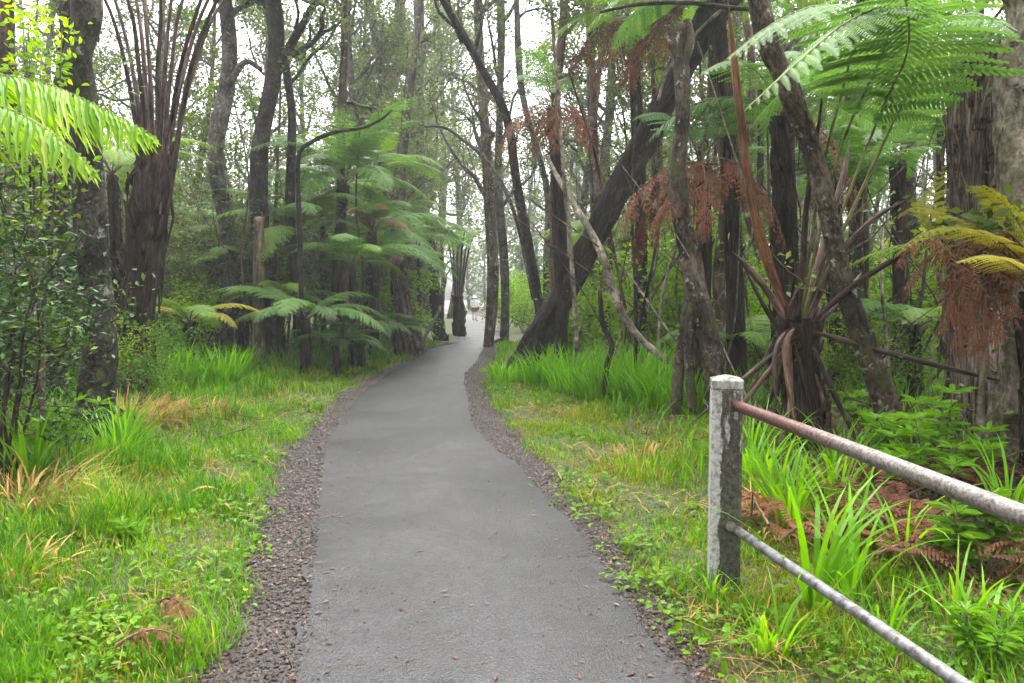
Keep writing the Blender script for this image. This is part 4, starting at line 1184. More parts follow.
# its living fronds: long stalk then the overhead blade
def over(pixs, ds, seed, w=.62, st=.35, leaf='fern_green', tint=.6, np_=30, dr=.25, r0=.018):
    pix_frond(rt, bs, pixs, ds, leaf, 'stipe_green', stipe=st, width=w, npairs=np_, npinn=16, seed=seed, droop=dr, r0=r0, tint=tint, fwd=24)
over([(802, 320), (850, 190), (884, 105), (905, 60), (909, 25), (900, -25), (880, -75)], [7.1, 6.9, 6.5, 6.0, 5.5, 4.9, 4.4], 501, .85, .42)
over([(800, 318), (822, 170), (845, 80), (855, 20), (820, 5), (770, 25), (725, 60)], [7.1, 6.9, 6.5, 5.9, 5.5, 5.2, 5.0], 502, .55, .45)
over([(803, 318), (880, 150), (925, 60), (950, 20), (985, 15), (1010, 40)], [7.1, 6.8, 6.3, 5.8, 5.4, 5.1], 503, .5, .45)
over([(800, 318), (840, 150), (880, 60), (890, 10), (850, 20), (800, 60), (745, 110)], [7.1, 6.7, 6.1, 5.5, 5.0, 4.7, 4.5], 504, .42, .5, tint=.7)

tree_fern('tree fern with dead brown fronds draped over the pale broken trunk', [(704, 400, 11), (703, 300, 10), (703, 200, 10), (700, 165, 9)], 9.6,
          lambda rs: [('x0', 180, 8, .9), ('x1', 205, 0, .9), ('x0', 235, 5, .9), ('x3', 265, 10, .85), ('x1', 300, 6, .9), ('x0', 340, 4, .9), ('x3', 150, 0, .9), ('x1', 20, 0, .65), ('x0', 250, 20, .5), ('x2', 285, 25, .5), ('d3', 60, 0, .9), ('d3', 110, 0, .9), ('g0', 320, 0, .9)], seed=82)
tree_fern('tall tree fern with pale green fronds above the leaning trunk', [(738, 400, 11), (733, 230, 10), (722, 60, 9), (716, -6, 9)], 11.2,
          lambda rs: ring(['g1', 'g2', 'b2', 'b1'], 14, -4, 1.05, rs) + [('x2', 200, 25, 1.0), ('x0', 185, 0, .95), ('x2', 170, 30, .9)], seed=83)
tree_fern('tree fern over the path side with drooping pale fronds and brown strips', [(640, 385, 8), (640, 200, 7), (632, 20, 7)], 15,
          lambda rs: ring(['b1', 'b2', 'g2'], 13, -2, 1.15, rs) + [('x2', 180, 20, 1.3), ('x0', 240, 0, 1.25), ('x2', 300, 20, 1.3), ('x1', 210, -8, 1.3), ('x2', 265, 10, 1.2)], seed=84)
tree_fern('slim tree fern with a shock of rust brown dead fronds left of the leaning trunk', [(562, 375, 8), (560, 230, 7), (553, 108, 7)], 14,
          lambda rs: [('x0', a, 6 * (i % 3), .8 + .08 * (i % 3)) for i, a in enumerate((170, 200, 225, 250, 275, 300, 330, 20, 90))] + [('g3', 60, 0, .8), ('g0', 250, 8, .8), ('g3', 120, 0, .8)], seed=85)
tree_fern('dark tree fern with a black shaggy trunk behind the curved leaning trunk', [(788, 380, 17), (786, 260, 15), (784, 160, 14), (782, 112, 15)], 9.4,
          lambda rs: ring(['d1', 'g2', 'x3', 'd2'], 10, 0, .8, rs) + [('x0', 160, -6, .7)], seed=86)
tree_fern('tree fern trunk with pale peeling scars left of the broad pale trunk', [(974, 420, 26), (973, 280, 24), (974, 160, 23), (976, 50, 22)], 7.3,
          lambda rs: ring(['g1', 'g2', 'b1'], 10, 0, .9, rs), mat='fibre_pale', seed=87)
tree_fern('tree fern with spreading layered fronds behind the yellow fern', [(900, 390, 10), (900, 250, 9), (898, 160, 9)], 11.5,
          lambda rs: ring(['g0', 'g1', 'g2'], 14, 2, .9, rs), seed=88)
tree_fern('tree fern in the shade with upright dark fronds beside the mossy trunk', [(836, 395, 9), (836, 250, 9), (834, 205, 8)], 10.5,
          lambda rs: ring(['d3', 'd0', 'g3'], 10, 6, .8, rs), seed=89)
# the yellow fern by the right edge
rt, bs, tp = tree_fern('fern with yellow fronds and hanging brown dead fronds at the right edge', [(1052, 480, 22), (1046, 380, 20), (1040, 290, 18)], 5.6, [], seed=90)
def yf(pixs, ds, seed, w=.26, leaf='fern_yellow', stem='stipe_green', name='frond', st=.15, **kw):
    a = dict(npairs=24, npinn=12, droop=.25, r0=.009, fwd=20)
    a.update(kw)
    pix_frond(rt, bs, pixs, ds, leaf, stem, name, stipe=st, width=w, seed=seed, **a)
yf([(1042, 285), (1005, 245), (965, 228), (930, 230), (900, 250)], [5.6, 5.4, 5.2, 5.1, 5.0], 601, .24, tint=.7)
yf([(1042, 285), (1000, 240), (950, 215), (915, 207), (888, 222)], [5.6, 5.7, 5.9, 6.0, 6.1], 602, .26, tint=.6)
yf([(1042, 285), (1010, 262), (985, 255), (955, 262)], [5.5, 5.1, 4.8, 4.6], 603, .2, tint=.9)
yf([(1042, 285), (1020, 225), (990, 190), (965, 185)], [5.6, 5.6, 5.6, 5.6], 604, .3, tint=.2)
yf([(1042, 285), (960, 255), (930, 215), (945, 165)], [5.6, 5.9, 6.1, 6.2], 605, .28, tint=.1, lift=.2)
for i, (x1, y1, x2, y2) in enumerate([(985, 255, 945, 330), (960, 245, 905, 300), (995, 270, 985, 370), (970, 262, 960, 365), (940, 238, 898, 268), (1000, 232, 1018, 330)]):
    yf([(1042, 285), ((1042 + x1) / 2, (285 + y1) / 2 - 14), (x1, y1), ((x1 + x2) / 2 - 6, (y1 + y2) / 2 - 12), (x2, y2)], [5.6, 5.5, 5.35 + .1 * (i % 3), 5.3 + .1 * (i % 3), 5.3], 620 + i, .24, 'fern_dead', 'stipe_dead', 'dead_frond', .2, ragged=.35, curl=.6, droop=.8, pw=.36, npinn=7, npairs=18, sw=1.4)
for i in range(5):
    place(FR['y0' if i % 2 else 'b1'], 'frond', rt, tp, (R(5), 0, R(-90 + -60 + i * 50)), .7)

# undergrowth ferns further in, right
for i, (x, d, h, s, lab, keys) in enumerate([
    (610, 20, 235, 1.0, 'pale tree fern seen beneath the middle of the leaning trunk', ['b1', 'b2']),
    (665, 26, 235, 1.2, 'far tree fern in the bright undergrowth left of the broken trunk', ['b0', 'b1']),
    (760, 17, 240, 1.0, 'tree fern between the reddish trunk and the black shaggy fern trunk', ['b1', 'g1']),
    (700, 22, 150, 1.2, 'tree fern with light green fronds high behind the broken pale trunk', ['b1', 'g2']),
    (940, 14, 130, 1.1, 'tall tree fern with wide fronds behind the scarred fern trunk', ['g1', 'b1']),
    (760, 20, 90, 1.3, 'tall tree fern high behind the rusty stalk', ['g1', 'b2']),
    (850, 20, 150, 1.2, 'tree fern glowing green far behind the mossy trunk', ['b1', 'b0']),
    (915, 9.5, 330, .62, 'low green fern under the yellow fern fronds', ['g1', 'b1']),
    (735, 11.5, 345, .6, 'low fern in the brush left of the splayed stalks', ['b1', 'g2']),
    (590, 30, 250, 1.3, 'misty tree fern far behind the foot of the leaning trunk', ['g1', 'b1']),
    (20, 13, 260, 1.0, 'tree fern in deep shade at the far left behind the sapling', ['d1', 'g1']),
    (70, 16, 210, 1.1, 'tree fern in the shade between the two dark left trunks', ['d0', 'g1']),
    (270, 22, 250, 1.1, 'tree fern in the shade right behind the wooden pole', ['g1', 'd1']),
    (335, 15, 345, .55, 'small ground fern in front of the low tree fern', ['g1', 'd2']),
    (295, 17, 238, 1.0, 'tree fern with pale flat fronds between the wooden pole and the bending tree', ['g0', 'b1']),
    (322, 19.5, 205, 1.05, 'tree fern peeping over the broad crowned tree fern', ['g1', 'b2']),
    (352, 16.4, 268, .85, 'half grown tree fern under the bronze frond', ['g1', 'b1']),
    (392, 22.5, 218, 1.0, 'tree fern crown just left of the far path under the mist', ['b1', 'g2']),
    (418, 25, 232, 1.0, 'tree fern with pale fronds nearest left of the double trunk', ['b2', 'g1']),
    (280, 16, 305, .7, 'young tree fern right beside the wooden pole', ['b1', 'g2']),
    (238, 17.5, 270, .85, 'tree fern with pale fronds just left of the wooden pole', ['b1', 'g1']),
    (405, 26, 285, .9, 'small tree fern between the shaggy brown trunk and the double trunk', ['b1', 'g1']),
    (360, 16.2, 330, .65, 'low dark fern right of the low tree fern by the verge', ['d1', 'd2']),
    (395, 19.5, 330, .6, 'low dark fern at the foot of the pale brown shaggy trunk', ['d1', 'g2'])]):
    gy = 298 + 1184 / d - 8
    tree_fern(lab, [(x + 2, gy, px2m(1, 1) and 740 * .1 / d), (x, h, 740 * .085 / d)], d, lambda rs: ring(keys, 11, 2, s, rs), seed=700 + i, name='tree_fern' if h < 320 else 'ground_fern', cat='tree fern' if h < 320 else 'fern')

# ================================================================== BACKGROUND FOREST
rs = np.random.RandomState(2024)
far_label = 'grey forest tree blurred by the mist deep behind the nearer trunks'
mid_label = 'slim forest tree crowding the undergrowth between the nearer trunks'
cnt = 0
taken = []
def ok(x, y, gap):
    if path_dist(x, y) < 1.8 + (30 < y < 56) * .6: return False
    for a, b in taken:
        if (a - x) ** 2 + (b - y) ** 2 < gap * gap: return False
    return True
tries = 0
while cnt < 112 and tries < 9000:
    tries += 1
    y = 16 + 66 * rs.rand() ** 1.1
    x = (rs.rand() - .5) * 2 * (y * .78 + 2)
    if abs(x / y * F) > 640 or not ok(x, y, 1.5): continue
    # keep a lane of sky above the path
    pxx = 512 + x / y * F
    if 395 < pxx < 475 and y < 26: continue
    if y < 22 and 300 < pxx < 560: continue
    if y < 34 and 560 < pxx < 800: continue
    taken.append((x, y)); cnt += 1
    key = ['o1', 'o2', 'o3', 'o4', 's2', 'o2'][rs.randint(6)] if y > 28 else ['s1', 's2', 's3', 'o3', 'o5', 's2'][rs.randint(6)]
    if y > 28: stand(key, x, y, far_label, .8 + .45 * rs.rand(), rs.rand() * 6.28, 'misty trees of the far forest')
    else: stand(key, x, y, mid_label, .8 + .4 * rs.rand(), rs.rand() * 6.28, 'slim trees between the nearer trunks')
for i, (px_, dq) in enumerate([(392, 38), (404, 46), (416, 41), (428, 52), (440, 44), (452, 56), (420, 64), (438, 70), (500, 46), (470, 90), (450, 98), (486, 84), (508, 62), (382, 58), (430, 88), (402, 29), (412, 33), (468, 74), (425, 37), (500, 33), (508, 38), (396, 33), (495, 40), (436, 58), (446, 66), (463, 62)]):
    xx = (px_ - 512) / F * dq
    if path_dist(xx, dq) < .6: continue
    stand(['o1', 's2', 'o3', 'o2', 'o5'][i % 5], xx, dq, far_label, 1.0 + .3 * rs.rand() + (dq > 45) * .55, rs.rand() * 6.28, 'misty trees of the far forest')
for i in range(12):
    px_, dq = 560 + 440 * (i + rs.rand()) / 12, 23 + 13 * rs.rand()
    xx = (px_ - 512) / F * dq
    taken.append((xx, dq))
    stand(['o2', 'o4', 'o1'][i % 3], xx, dq, far_label, 1.0 + .3 * rs.rand(), rs.rand() * 6.28, 'misty trees of the far forest')
for i in range(22):
    px_, dq = 575 + 195 * rs.rand(), 17 + 16 * rs.rand()
    xx = (px_ - 512) / F * dq
    if not ok(xx, dq, .9): continue
    taken.append((xx, dq))
    stand(['s1', 's3', 's2'][i % 3], xx, dq, mid_label, .75 + .4 * rs.rand(), rs.rand() * 6.28, 'slim trees between the nearer trunks')
for i in range(26):
    px_, dq = 565 + 225 * rs.rand(), 14.5 + 17 * rs.rand()
    bush(['bright', 'lowb', 'bright', 'mid'][i % 4], (px_ - 512) / F * dq, dq, 'yellow green leafy shrub filling the undergrowth right of the path', .6 + .5 * rs.rand(), rs.rand() * 6.28, 'shrubs of the right undergrowth')
for px_, dq in [(506, 36), (516, 40), (524, 33), (530, 44), (512, 50), (540, 37)]:
    bush(['bright', 'mid', 'lowb'][int(dq) % 3], (px_ - 512) / F * dq, dq, 'yellow green leafy shrub filling the undergrowth right of the path', .9 + .4 * rs.rand(), rs.rand() * 6.28, 'shrubs of the right undergrowth')
cnt = 0; tries = 0; taken2 = []
while cnt < 230 and tries < 9000:
    tries += 1
    y = 12.5 + 50 * rs.rand() ** 1.3
    x = (rs.rand() - .5) * 2 * (y * .78 + 2)
    if path_dist(x, y) < (5.0 if x < 0 and y < 20 else 2.6): continue
    if x < 0 and y < 17 and 512 + x / y * F > 225: continue
    if abs(x / y * F) > 600: continue
    if any((a - x) ** 2 + (b - y) ** 2 < .9 for a, b in taken2): continue
    taken2.append((x, y)); cnt += 1
    right = x > 0
    key = (['bright', 'mid', 'lowb', 'bright', 'mid'] if right else ['ohia', 'ohia', 'dark', 'ohia', 'mid'])[rs.randint(5)]
    if right: bush(key, x, y, 'yellow green leafy shrub filling the undergrowth right of the path', .8 + .6 * rs.rand(), rs.rand() * 6.28, 'shrubs of the right undergrowth')
    else: bush(key, x, y, 'dark small leaved shrub filling the thicket left of the path', .8 + .7 * rs.rand(), rs.rand() * 6.28, 'shrubs of the left thicket')
# the far-off wood closing the view
def far_wood():
    r_ = np.random.RandomState(9)
    mb = MB()
    n = 90000
    y = 66 + 40 * r_.rand(n); x = (r_.rand(n) - .5) * 2 * y * .85
    cx = np.round(x / 3.1) * 3.1; top = 15 + 7 * np.sin(cx * 1.7 + np.round(y / 6) * 2.1)
    z = top * r_.rand(n) ** .8
    z *= .75 + .25 * np.cos((x - cx) * 1.6)
    keep = (path_dist(x, y) > 1.5)
    x, y, z = x[keep], y[keep], z[keep]
    leaves(mb, np.stack([x, y, z + .2], 1), .50, r_, .5, .3, tint=.4 + .3 * np.sin(cx[keep] * 3))
    for k in range(150):
        yy = 64 + 38 * r_.rand(); xx = (r_.rand() - .5) * 2 * yy * .85
        if path_dist(xx, yy) < 1.6: continue
        p = wander([xx, yy, 0], [r_.randn() * .06, r_.randn() * .06, 1], 20, 8, r_, .06, .1)
        tube(mb, p, np.linspace(.22, .07, 9), 6, 1, cap=False)
    tag(mb.build('far_wood', [M['leaf_ohia'], M['bark_grey']]), 'misty far-off wood closing the view beyond the walker', 'wood', None, 'stuff')
far_wood()
# named shrubs
def pb(key, px, d, label, s=1.0, rz=0, **k):
    p = P(px, 300, d)
    return bush(key, p.x, d, label, s, rz, **k)
pb('slim', 0, 5.8, 'glossy dark sapling with thin black stems at the left edge under the fern fronds', .82, 0)
pb('dark', -20, 8.4, 'dark leafy shrub crowding the left edge behind the slim saplings', .95, 4)  # second-layer dark shrub, added to block light behind the saplings
pb('dark', 8, 11.5, 'tall dark shrub in the gap behind the yellow tipped sapling', 1.2, 5)  # also added behind the left foliage to keep light from coming through
pb('slim', -45, 6.6, 'glossy dark sapling half hidden at the frame edge behind the black stemmed one', 1.15, 2)
pb('dark', 28, 10.0, 'dark leafy shrub behind the black stemmed sapling left of the mottled trunk', .75, 1)
pb('ohia', 200, 17.5, 'tall grey green small leaved shrub between the fan fern and the pole', 1.0, 1)
pb('ohia', 235, 18.5, 'tall grey green shrub standing behind the wooden pole', 1.15, 3)
pb('ohia', 285, 18, 'grey green shrub tangled around the slim bending tree', 1.2, 4)
pb('bright', 184, 15.5, 'light green leafy shrub in front of the fan fern trunk', .75, 2)
pb('mid', 130, 9.6, 'low leafy shrub at the foot of the fan fern', .55, 2)
pb('bright', 405, 22.5, 'bright leafy shrub just above the bronze frond', 1.0, 0)
pb('low', 285, 16.6, 'low dark shrub right behind the foot of the wooden pole', .9, 1)
pb('bright', 690, 16, 'bright leafy shrub beyond the broken pale trunk', .9, 1)
pb('mid', 870, 9.5, 'leafy shrub in the dark hollow behind the curved leaning trunk', .55, 2)
# sapling with yellow young leaves (upper left)
def tip_sapling():
    d = 6.8
    x, y = P(38, 300, d).x, d
    b = np.array([x, y, g1(x, y) - .03])
    root = thing('sapling', 'slender sapling topped with bright yellow green young leaves at upper left', 'sapling', b)
    w, lf = MB(), MB()
    r_ = np.random.RandomState(4)
    for (xt, yt) in [(28, 20), (62, 28), (40, 60), (12, 75), (22, 5)]:
        top = np.array(P(xt, yt, d + r_.randn() * .2))
        cv = catmull([b, b + [(xt - 38) * .002, 0, 1.2], (b * .3 + top * .7), top], 14)
        tube(w, cv, np.linspace(.02, .005, 14), 5, 0)
        for k in range(8, 14):
            m_ = 14 if k < 13 else 40
            sp_ = .10 if k < 13 else .13
            leaves(lf, cv[k] + r_.randn(m_, 3) * sp_ * [1, 1, .7], .075, r_, .45, .3, tint=.15 if k < 13 else .8, rich=True)
    w.build('stem', M['bark_brown'], root, b, True); lf.build('foliage', M['leaf_bright'], root, b)
tip_sapling()

# whorled rosette plants (right understory)
def rosette_plant(px, d, py_top, label, s=1.0, seed=0):
    r_ = np.random.RandomState(seed)
    p = P(px, 300, d)
    b = np.array([p.x, d, g1(p.x, d) - .02])
    root = thing('rosette_plant', label, 'plant', b)
    w, lf = MB(), MB()
    H = max(.15, P(px, py_top, d).z - b[2])
    for k in range(7):
        az = k * 2.4 + r_.rand(); ln = H * (.55 + .45 * r_.rand()) if k else H
        tilt = .55 * (k > 0)
        st = wander(b, unit([math.cos(az) * tilt, math.sin(az) * tilt, 1]), ln, 6, r_, .12, .05)
        tube(w, st, np.linspace(.010, .005, 7) * s, 5, 0)
        for q in (6, 5, 4):
            n_ = 11
            a = np.arange(n_) / n_ * 6.28 + r_.rand()
            d_ = np.stack([np.cos(a), np.sin(a), .35 + .25 * r_.randn(n_) * .5 + (6 - q) * -.12], 1)
            leaves(lf, np.repeat(st[q][None], n_, 0) + d_ * .012, .145 * s * (1 if q == 6 else .9), r_, .26, .5, tint=.55 if q == 6 else .3, rich=True, dirs=d_)
    w.build('stem', M['bark_brown'], root, b, True); lf.build('foliage', M['leaf_fresh'], root, b)
rosette_plant(958, 5.7, 385, 'whorled long leaved plant standing tallest under the yellow fern', 1.0, 1)
rosette_plant(900, 5.9, 412, 'whorled long leaved plant at the foot of the curved leaning trunk', .95, 2)
rosette_plant(928, 5.2, 418, 'whorled leafy plant between its two neighbours above the top rail', .9, 3)
rosette_plant(990, 3.9, 500, 'dark green whorled plant just under the top rail at right', .9, 4)
rosette_plant(868, 7.2, 395, 'small whorled plant in the shade left of the curved leaning trunk', .8, 5)
rosette_plant(1005, 3.0, 610, 'small leafy plant below the lower rail in the right corner', .55, 6)
rosette_plant(60, 6.4, 395, 'leafy young plant beside the foot of the mottled trunk', .8, 7)
rosette_plant(118, 4.6, 560, 'low broad leaved plant in the middle of the left grass', .5, 8)

# ================================================================== GRASS CLUMPS
def clump(x, y, label, n=70, L=.8, W=.018, spread=.12, th=(.05, .5, .5, 1.9), mat='sedge', seed=0, name='grass_clump', cat='grass clump', tint=None, seg=7, group=None):
    r_ = np.random.RandomState(seed)
    az = r_.rand(n) * 6.283
    rad = spread * np.sqrt(r_.rand(n))
    Px = x + np.cos(az) * rad; Py = y + np.sin(az) * rad
    Pz = gh(Px, Py) - .02
    mb = MB()
    Ls = L * (.5 + .6 * r_.rand(n))
    th0 = th[0] + (th[1] - th[0]) * r_.rand(n); th1 = th[2] + (th[3] - th[2]) * r_.rand(n) ** 1.2
    az2 = az + r_.randn(n) * .5
    blades(mb, np.stack([Px, Py, Pz], 1), Ls, W * (.7 + .6 * r_.rand(n)), az2, th0, th1, seg, (r_.rand(n) * .8 if tint is None else np.clip(tint + r_.randn(n) * .15, 0, .95)), r_)
    # some dry blades at the foot
    o = mb.build(name, [M[mat]], None, (x, y, g1(x, y)))
    return tag(o, label, cat, group)
def pclump(px, py, label, **k):
    d = k.pop('d', None) or y2d(py)
    return clump(P(px, py, d).x, d, label, **k)
# left
for i, (px, py, L, n, sp_, lab) in enumerate([
    (165, 402, .95, 150, .35, 'tall bright grass clump at the foot of the fan fern'),
    (190, 398, .85, 140, .35, 'tall bright grass clump left of the wooden pole'),
    (222, 392, .85, 150, .35, 'tall bright grass clump nearest the wooden pole on its left'),
    (242, 384, .7, 110, .3, 'grass clump growing behind the foot of the wooden pole'),
    (290, 378, .6, 100, .3, 'grass clump in front of the low tree fern'),
    (318, 372, .75, 150, .35, 'yellowish grass clump in front of the low dark ferns'),
    (345, 368, .6, 100, .3, 'grass clump right of the yellowish one near the verge'),
    (375, 363, .5, 90, .3, 'grass clump beside the shaggy brown trunk'),
    (140, 392, .9, 120, .3, 'grass clump growing behind the dry straw patch'),
    (120, 470, .75, 90, .12, 'arching long bladed grass clump right of the mottled trunk'),
    (30, 500, .8, 26, .08, 'broad bladed clump rising at the left edge beside the dry straw'),
    (128, 455, .62, 16, .05, 'pale broad bladed clump leaning right behind the arching clump')]):
    pclump(px, py, lab, L=L, n=n, spread=sp_, seed=900 + i, W=.027 if i < 9 else (.014 if i == 9 else .032), tint=.55 if i in (5,) else None, th=(.05, .4, .5, 1.6) if i != 9 else (.1, .7, .9, 2.0))
# right
for i, (px, py, L, n, sp_, lab) in enumerate([
    (505, 385, .55, 120, .3, 'grass clump at the path edge before the leaning trunk'),
    (540, 388, .8, 150, .35, 'grass clump at the foot of the leaning trunk'),
    (572, 395, .9, 170, .4, 'tall grass clump under the pale hanging vine'),
    (600, 405, .9, 170, .4, 'tall grass clump around the dark vine stem'),
    (632, 408, .95, 180, .4, 'tall grass clump beneath the end of the curved limb'),
    (662, 415, .9, 170, .35, 'tall grass clump left of the broken pale trunk'),
    (690, 425, .8, 140, .3, 'tall grass clump just left of the fence post'),
    (560, 380, .8, 150, .4, 'grass clump behind the foot of the leaning trunk'),
    (610, 385, .9, 150, .4, 'grass clump far behind the dark vine stem'),
    (655, 390, .9, 150, .4, 'grass clump behind the tip of the curved limb'),
    (525, 372, .6, 110, .3, 'grass clump in the shade left of the leaning trunk')]):
    pclump(px, py, lab, L=L, n=n, spread=sp_, seed=930 + i, W=.028, th=(.03, .45, .4, 1.7))
for i, (px, py, d, L, n, sp_, W, lab) in enumerate([
    (790, 500, 4.9, .75, 34, .10, .026, 'broad bladed grass clump behind the lower rail right of the post'),
    (770, 500, 5.4, .7, 40, .12, .02, 'grass clump just behind the fence post on its right'),
    (830, 520, 5.3, .7, 36, .12, .022, 'grass clump below the curved leaning trunk behind the rail'),
    (812, 600, 3.6, .85, 20, .06, .028, 'wide strap leaved clump arching over the lower rail'),
    (850, 585, 3.75, .8, 16, .06, .026, 'strap leaved clump leaning right across the dead ferns'),
    (772, 640, 3.15, .42, 26, .08, .014, 'small drooping grass clump below the lower rail'),
    (985, 650, 3.1, .45, 14, .05, .022, 'short upright broad bladed clump in the right corner'),
    (715, 600, 3.72, .33, 9, .05, .022, 'few broad blades growing against the foot of the post'),
    (880, 640, 3.2, .5, 22, .10, .012, 'fine grass clump beneath the lower rail in the corner'),
    (905, 545, 4.2, .75, 16, .07, .022, 'strap leaved clump arching out of the fallen fronds'),
    (955, 610, 3.35, .6, 14, .06, .02, 'strap leaved clump beside the small leafy plant in the corner'),
    (748, 470, 6.2, .8, 50, .16, .02, 'bright grass clump behind the post at the foot of the splayed fern'),
    (840, 470, 6.3, .7, 36, .14, .02, 'grass clump in front of the curved leaning trunk foot'),
    (1010, 470, 5.0, .6, 24, .1, .02, 'grass clump at the foot of the broad pale trunk')]):
    pclump(px, py, lab, d=d, L=L, n=n, spread=sp_, W=W, seed=960 + i, th=(.05, .55, .9, 2.1), tint=.65)
# dry straw
for i, (px, py, d, L, n, sp_, lab) in enumerate([
    (150, 428, None, .55, 420, .55, 'dry straw tussock right of the mottled trunk'),
    (122, 436, None, .65, 300, .4, 'dry straw tussock close behind the mottled trunk'),
    (20, 520, None, .55, 260, .4, 'dry straw tussock at the left edge beneath the sapling'),
    (12, 590, None, .3, 110, .25, 'small dry straw tussock low on the left edge'),
    (300, 385, None, .4, 80, .3, 'dry straw tussock in front of the low tree fern'),
    (770, 500, 5.0, .4, 110, .3, 'dry straw tussock behind the post under the top rail'),
    (640, 470, None, .3, 150, .45, 'thin dry grass tussock on the right verge'),
    (590, 420, None, .35, 40, .3, 'reddish dry tussock in front of the tall grass'),
    (210, 420, None, .45, 200, .4, 'brownish dry tussock on the left verge below the tall grass')]):
    pclump(px, py, lab, d=d, L=L, n=n, spread=sp_, W=.014, seed=990 + i, mat='straw', th=(.3, 1.3, 1.4, 2.5), name='straw_tussock', cat='dry grass')

# ================================================================== VERGE GRASS, GROUND COVER, LITTER (uncountable)
def scatter(n, y0, y1, rs, pw=1.6, xmax=9):
    y = y0 + (y1 - y0) * rs.rand(n) ** pw
    x = (rs.rand(n) - .5) * 2 * np.minimum(y * .72 + .5, xmax)
    return x, y
rs = np.random.RandomState(77)
def patch(x, y, f=1.0): return wob(x * f + 3, y * f - 2)
mb = MB(); mbm = MB()
x, y = scatter(420000, 2.3, 26, rs, 1.9)
dd = path_dist(x, y)
lim = np.where(x < 0, 2.6, 2.3) + patch(x, y) * .5
dens = (1 - sstep(lim * .8, lim * 1.25, dd)) * sstep(-.05 + .04 * np.sin(y * 9), .14, dd + patch(x * 3, y * 3) * .06)
dens = np.where((x > 1.35) & (y < 9), dens * .75, dens)
dens *= .28 + .72 * np.clip(patch(x * 1.9, y * 1.9) * 1.6 + .5, 0, 1)
keep = rs.rand(len(x)) < dens
x, y, dd = x[keep], y[keep], dd[keep]
n = len(x)
left = x < 0
yel = np.where(left, .25 + .6 * (patch(x * 2.2, y * 2.2) > .25), .55 + .5 * (patch(x * 1.7, y * 1.7) > -.1)) * (1 - .5 * sstep(1.2, 2.2, dd))
isy = rs.rand(n) < yel
tuft = np.clip(patch(x * 2.1 + 1, y * 2.1) + .45 * patch(x * 5.3, y * 5.3 + 2) + .35, 0.05, 1.5)
H = np.where(left, .12, .10) * (.45 + .85 * tuft) * (1 + 1.0 * sstep(.3, 1.6, dd)) * (.5 + .8 * rs.rand(n)) * np.where(isy, .62, 1.1) * (1 + .02 * y)
Wd = (.0035 + .0011 * y) * (.7 + .6 * rs.rand(n))
az = rs.rand(n) * 6.283
tt = np.where(rs.rand(n) < .05 + .12 * (patch(x * 1.6 + 8, y * 1.6) > .45), .98, np.clip(.38 + .45 * patch(x * 3, y * 3) + .25 * rs.randn(n), 0, .88))
Pz = gh(x, y) - .01
Pp = np.stack([x, y, Pz], 1)
for sel, mbx in ((~isy, mb), (isy, mbm)):
    blades(mbx, Pp[sel], H[sel], Wd[sel], az[sel], .1 + .6 * rs.rand(sel.sum()), .5 + 1.2 * rs.rand(sel.sum()), 2, tt[sel], rs)
tag(mb.build('verge_grass', M['grass']), 'fine green grass growing on both verges', 'grass', None, 'stuff')
tag(mbm.build('mossy_grass', M['moss_grass']), 'short yellow green mossy grass along the path edges', 'grass', None, 'stuff')
# forest-floor grass/fern mass behind the verges
mb = MB()
x, y = scatter(60000, 6, 45, rs, 1.4, 26)
dd = path_dist(x, y)
dens = sstep(1.5, 2.6, dd) * (1 - .75 * sstep(4, 12, dd)) * np.where(x < 0, .45, .8)
dens = np.where((x > 1.3) & (y < 9), .12, dens)
keep = rs.rand(len(x)) < dens
x, y = x[keep], y[keep]; n = len(x)
blades(mb, np.stack([x, y, gh(x, y) - .02], 1), .45 * (.4 + .8 * rs.rand(n)), .012 + .0009 * y, rs.rand(n) * 6.283, .1 + .5 * rs.rand(n), .6 + 1.2 * rs.rand(n), 4, rs.rand(n) * .8, rs)
tag(mb.build('understory_grass', M['sedge']), 'loose tall grass under the trees on both sides', 'grass', None, 'stuff')

# ground cover leaves: small round leaves close to the ground
mb = MB()
x, y = scatter(60000, 2.3, 14, rs, 1.8)
dd = path_dist(x, y)
dens = (sstep(-.14, .12, dd) * (1 - sstep(1.0, 2.4, dd))) * np.clip(patch(x * 2.6 + 4, y * 2.6) * 1.6 + .3, 0.02, 1)
keep = rs.rand(len(x)) < dens * .75
x, y = x[keep], y[keep]; n = len(x)
c = np.stack([x, y, gh(x, y) + .015 + .07 * rs.rand(n)], 1)
leaves(mb, c, (.020 + .003 * y) * (.6 + .9 * rs.rand(n)), rs, .72, .75, rich=True, tint=.5 + .4 * patch(x * 5, y * 5))
# rosettes of larger leaves
for (px, py, r, nl_) in [(135, 575, .20, 40), (110, 645, .28, 80), (60, 655, .25, 60), (160, 600, .12, 24), (640, 555, .22, 70), (600, 520, .2, 50), (665, 590, .18, 40), (570, 505, .18, 40), (690, 640, .12, 26), (720, 665, .14, 30), (230, 470, .3, 60), (240, 520, .2, 40), (30, 630, .2, 40), (625, 590, .12, 26)]:
    d = y2d(py); q = P(px, py, d)
    xx = q.x + rs.randn(nl_) * r * .6; yy = d + rs.randn(nl_) * r * .6
    leaves(mb, np.stack([xx, yy, gh(xx, yy) + .03 + .08 * rs.rand(nl_)], 1), .048, rs, .62, .7, rich=True, tint=.6)
tag(mb.build('ground_cover', M['cover']), 'small round leaved weeds creeping through the verge grass', 'ground cover', None, 'stuff')

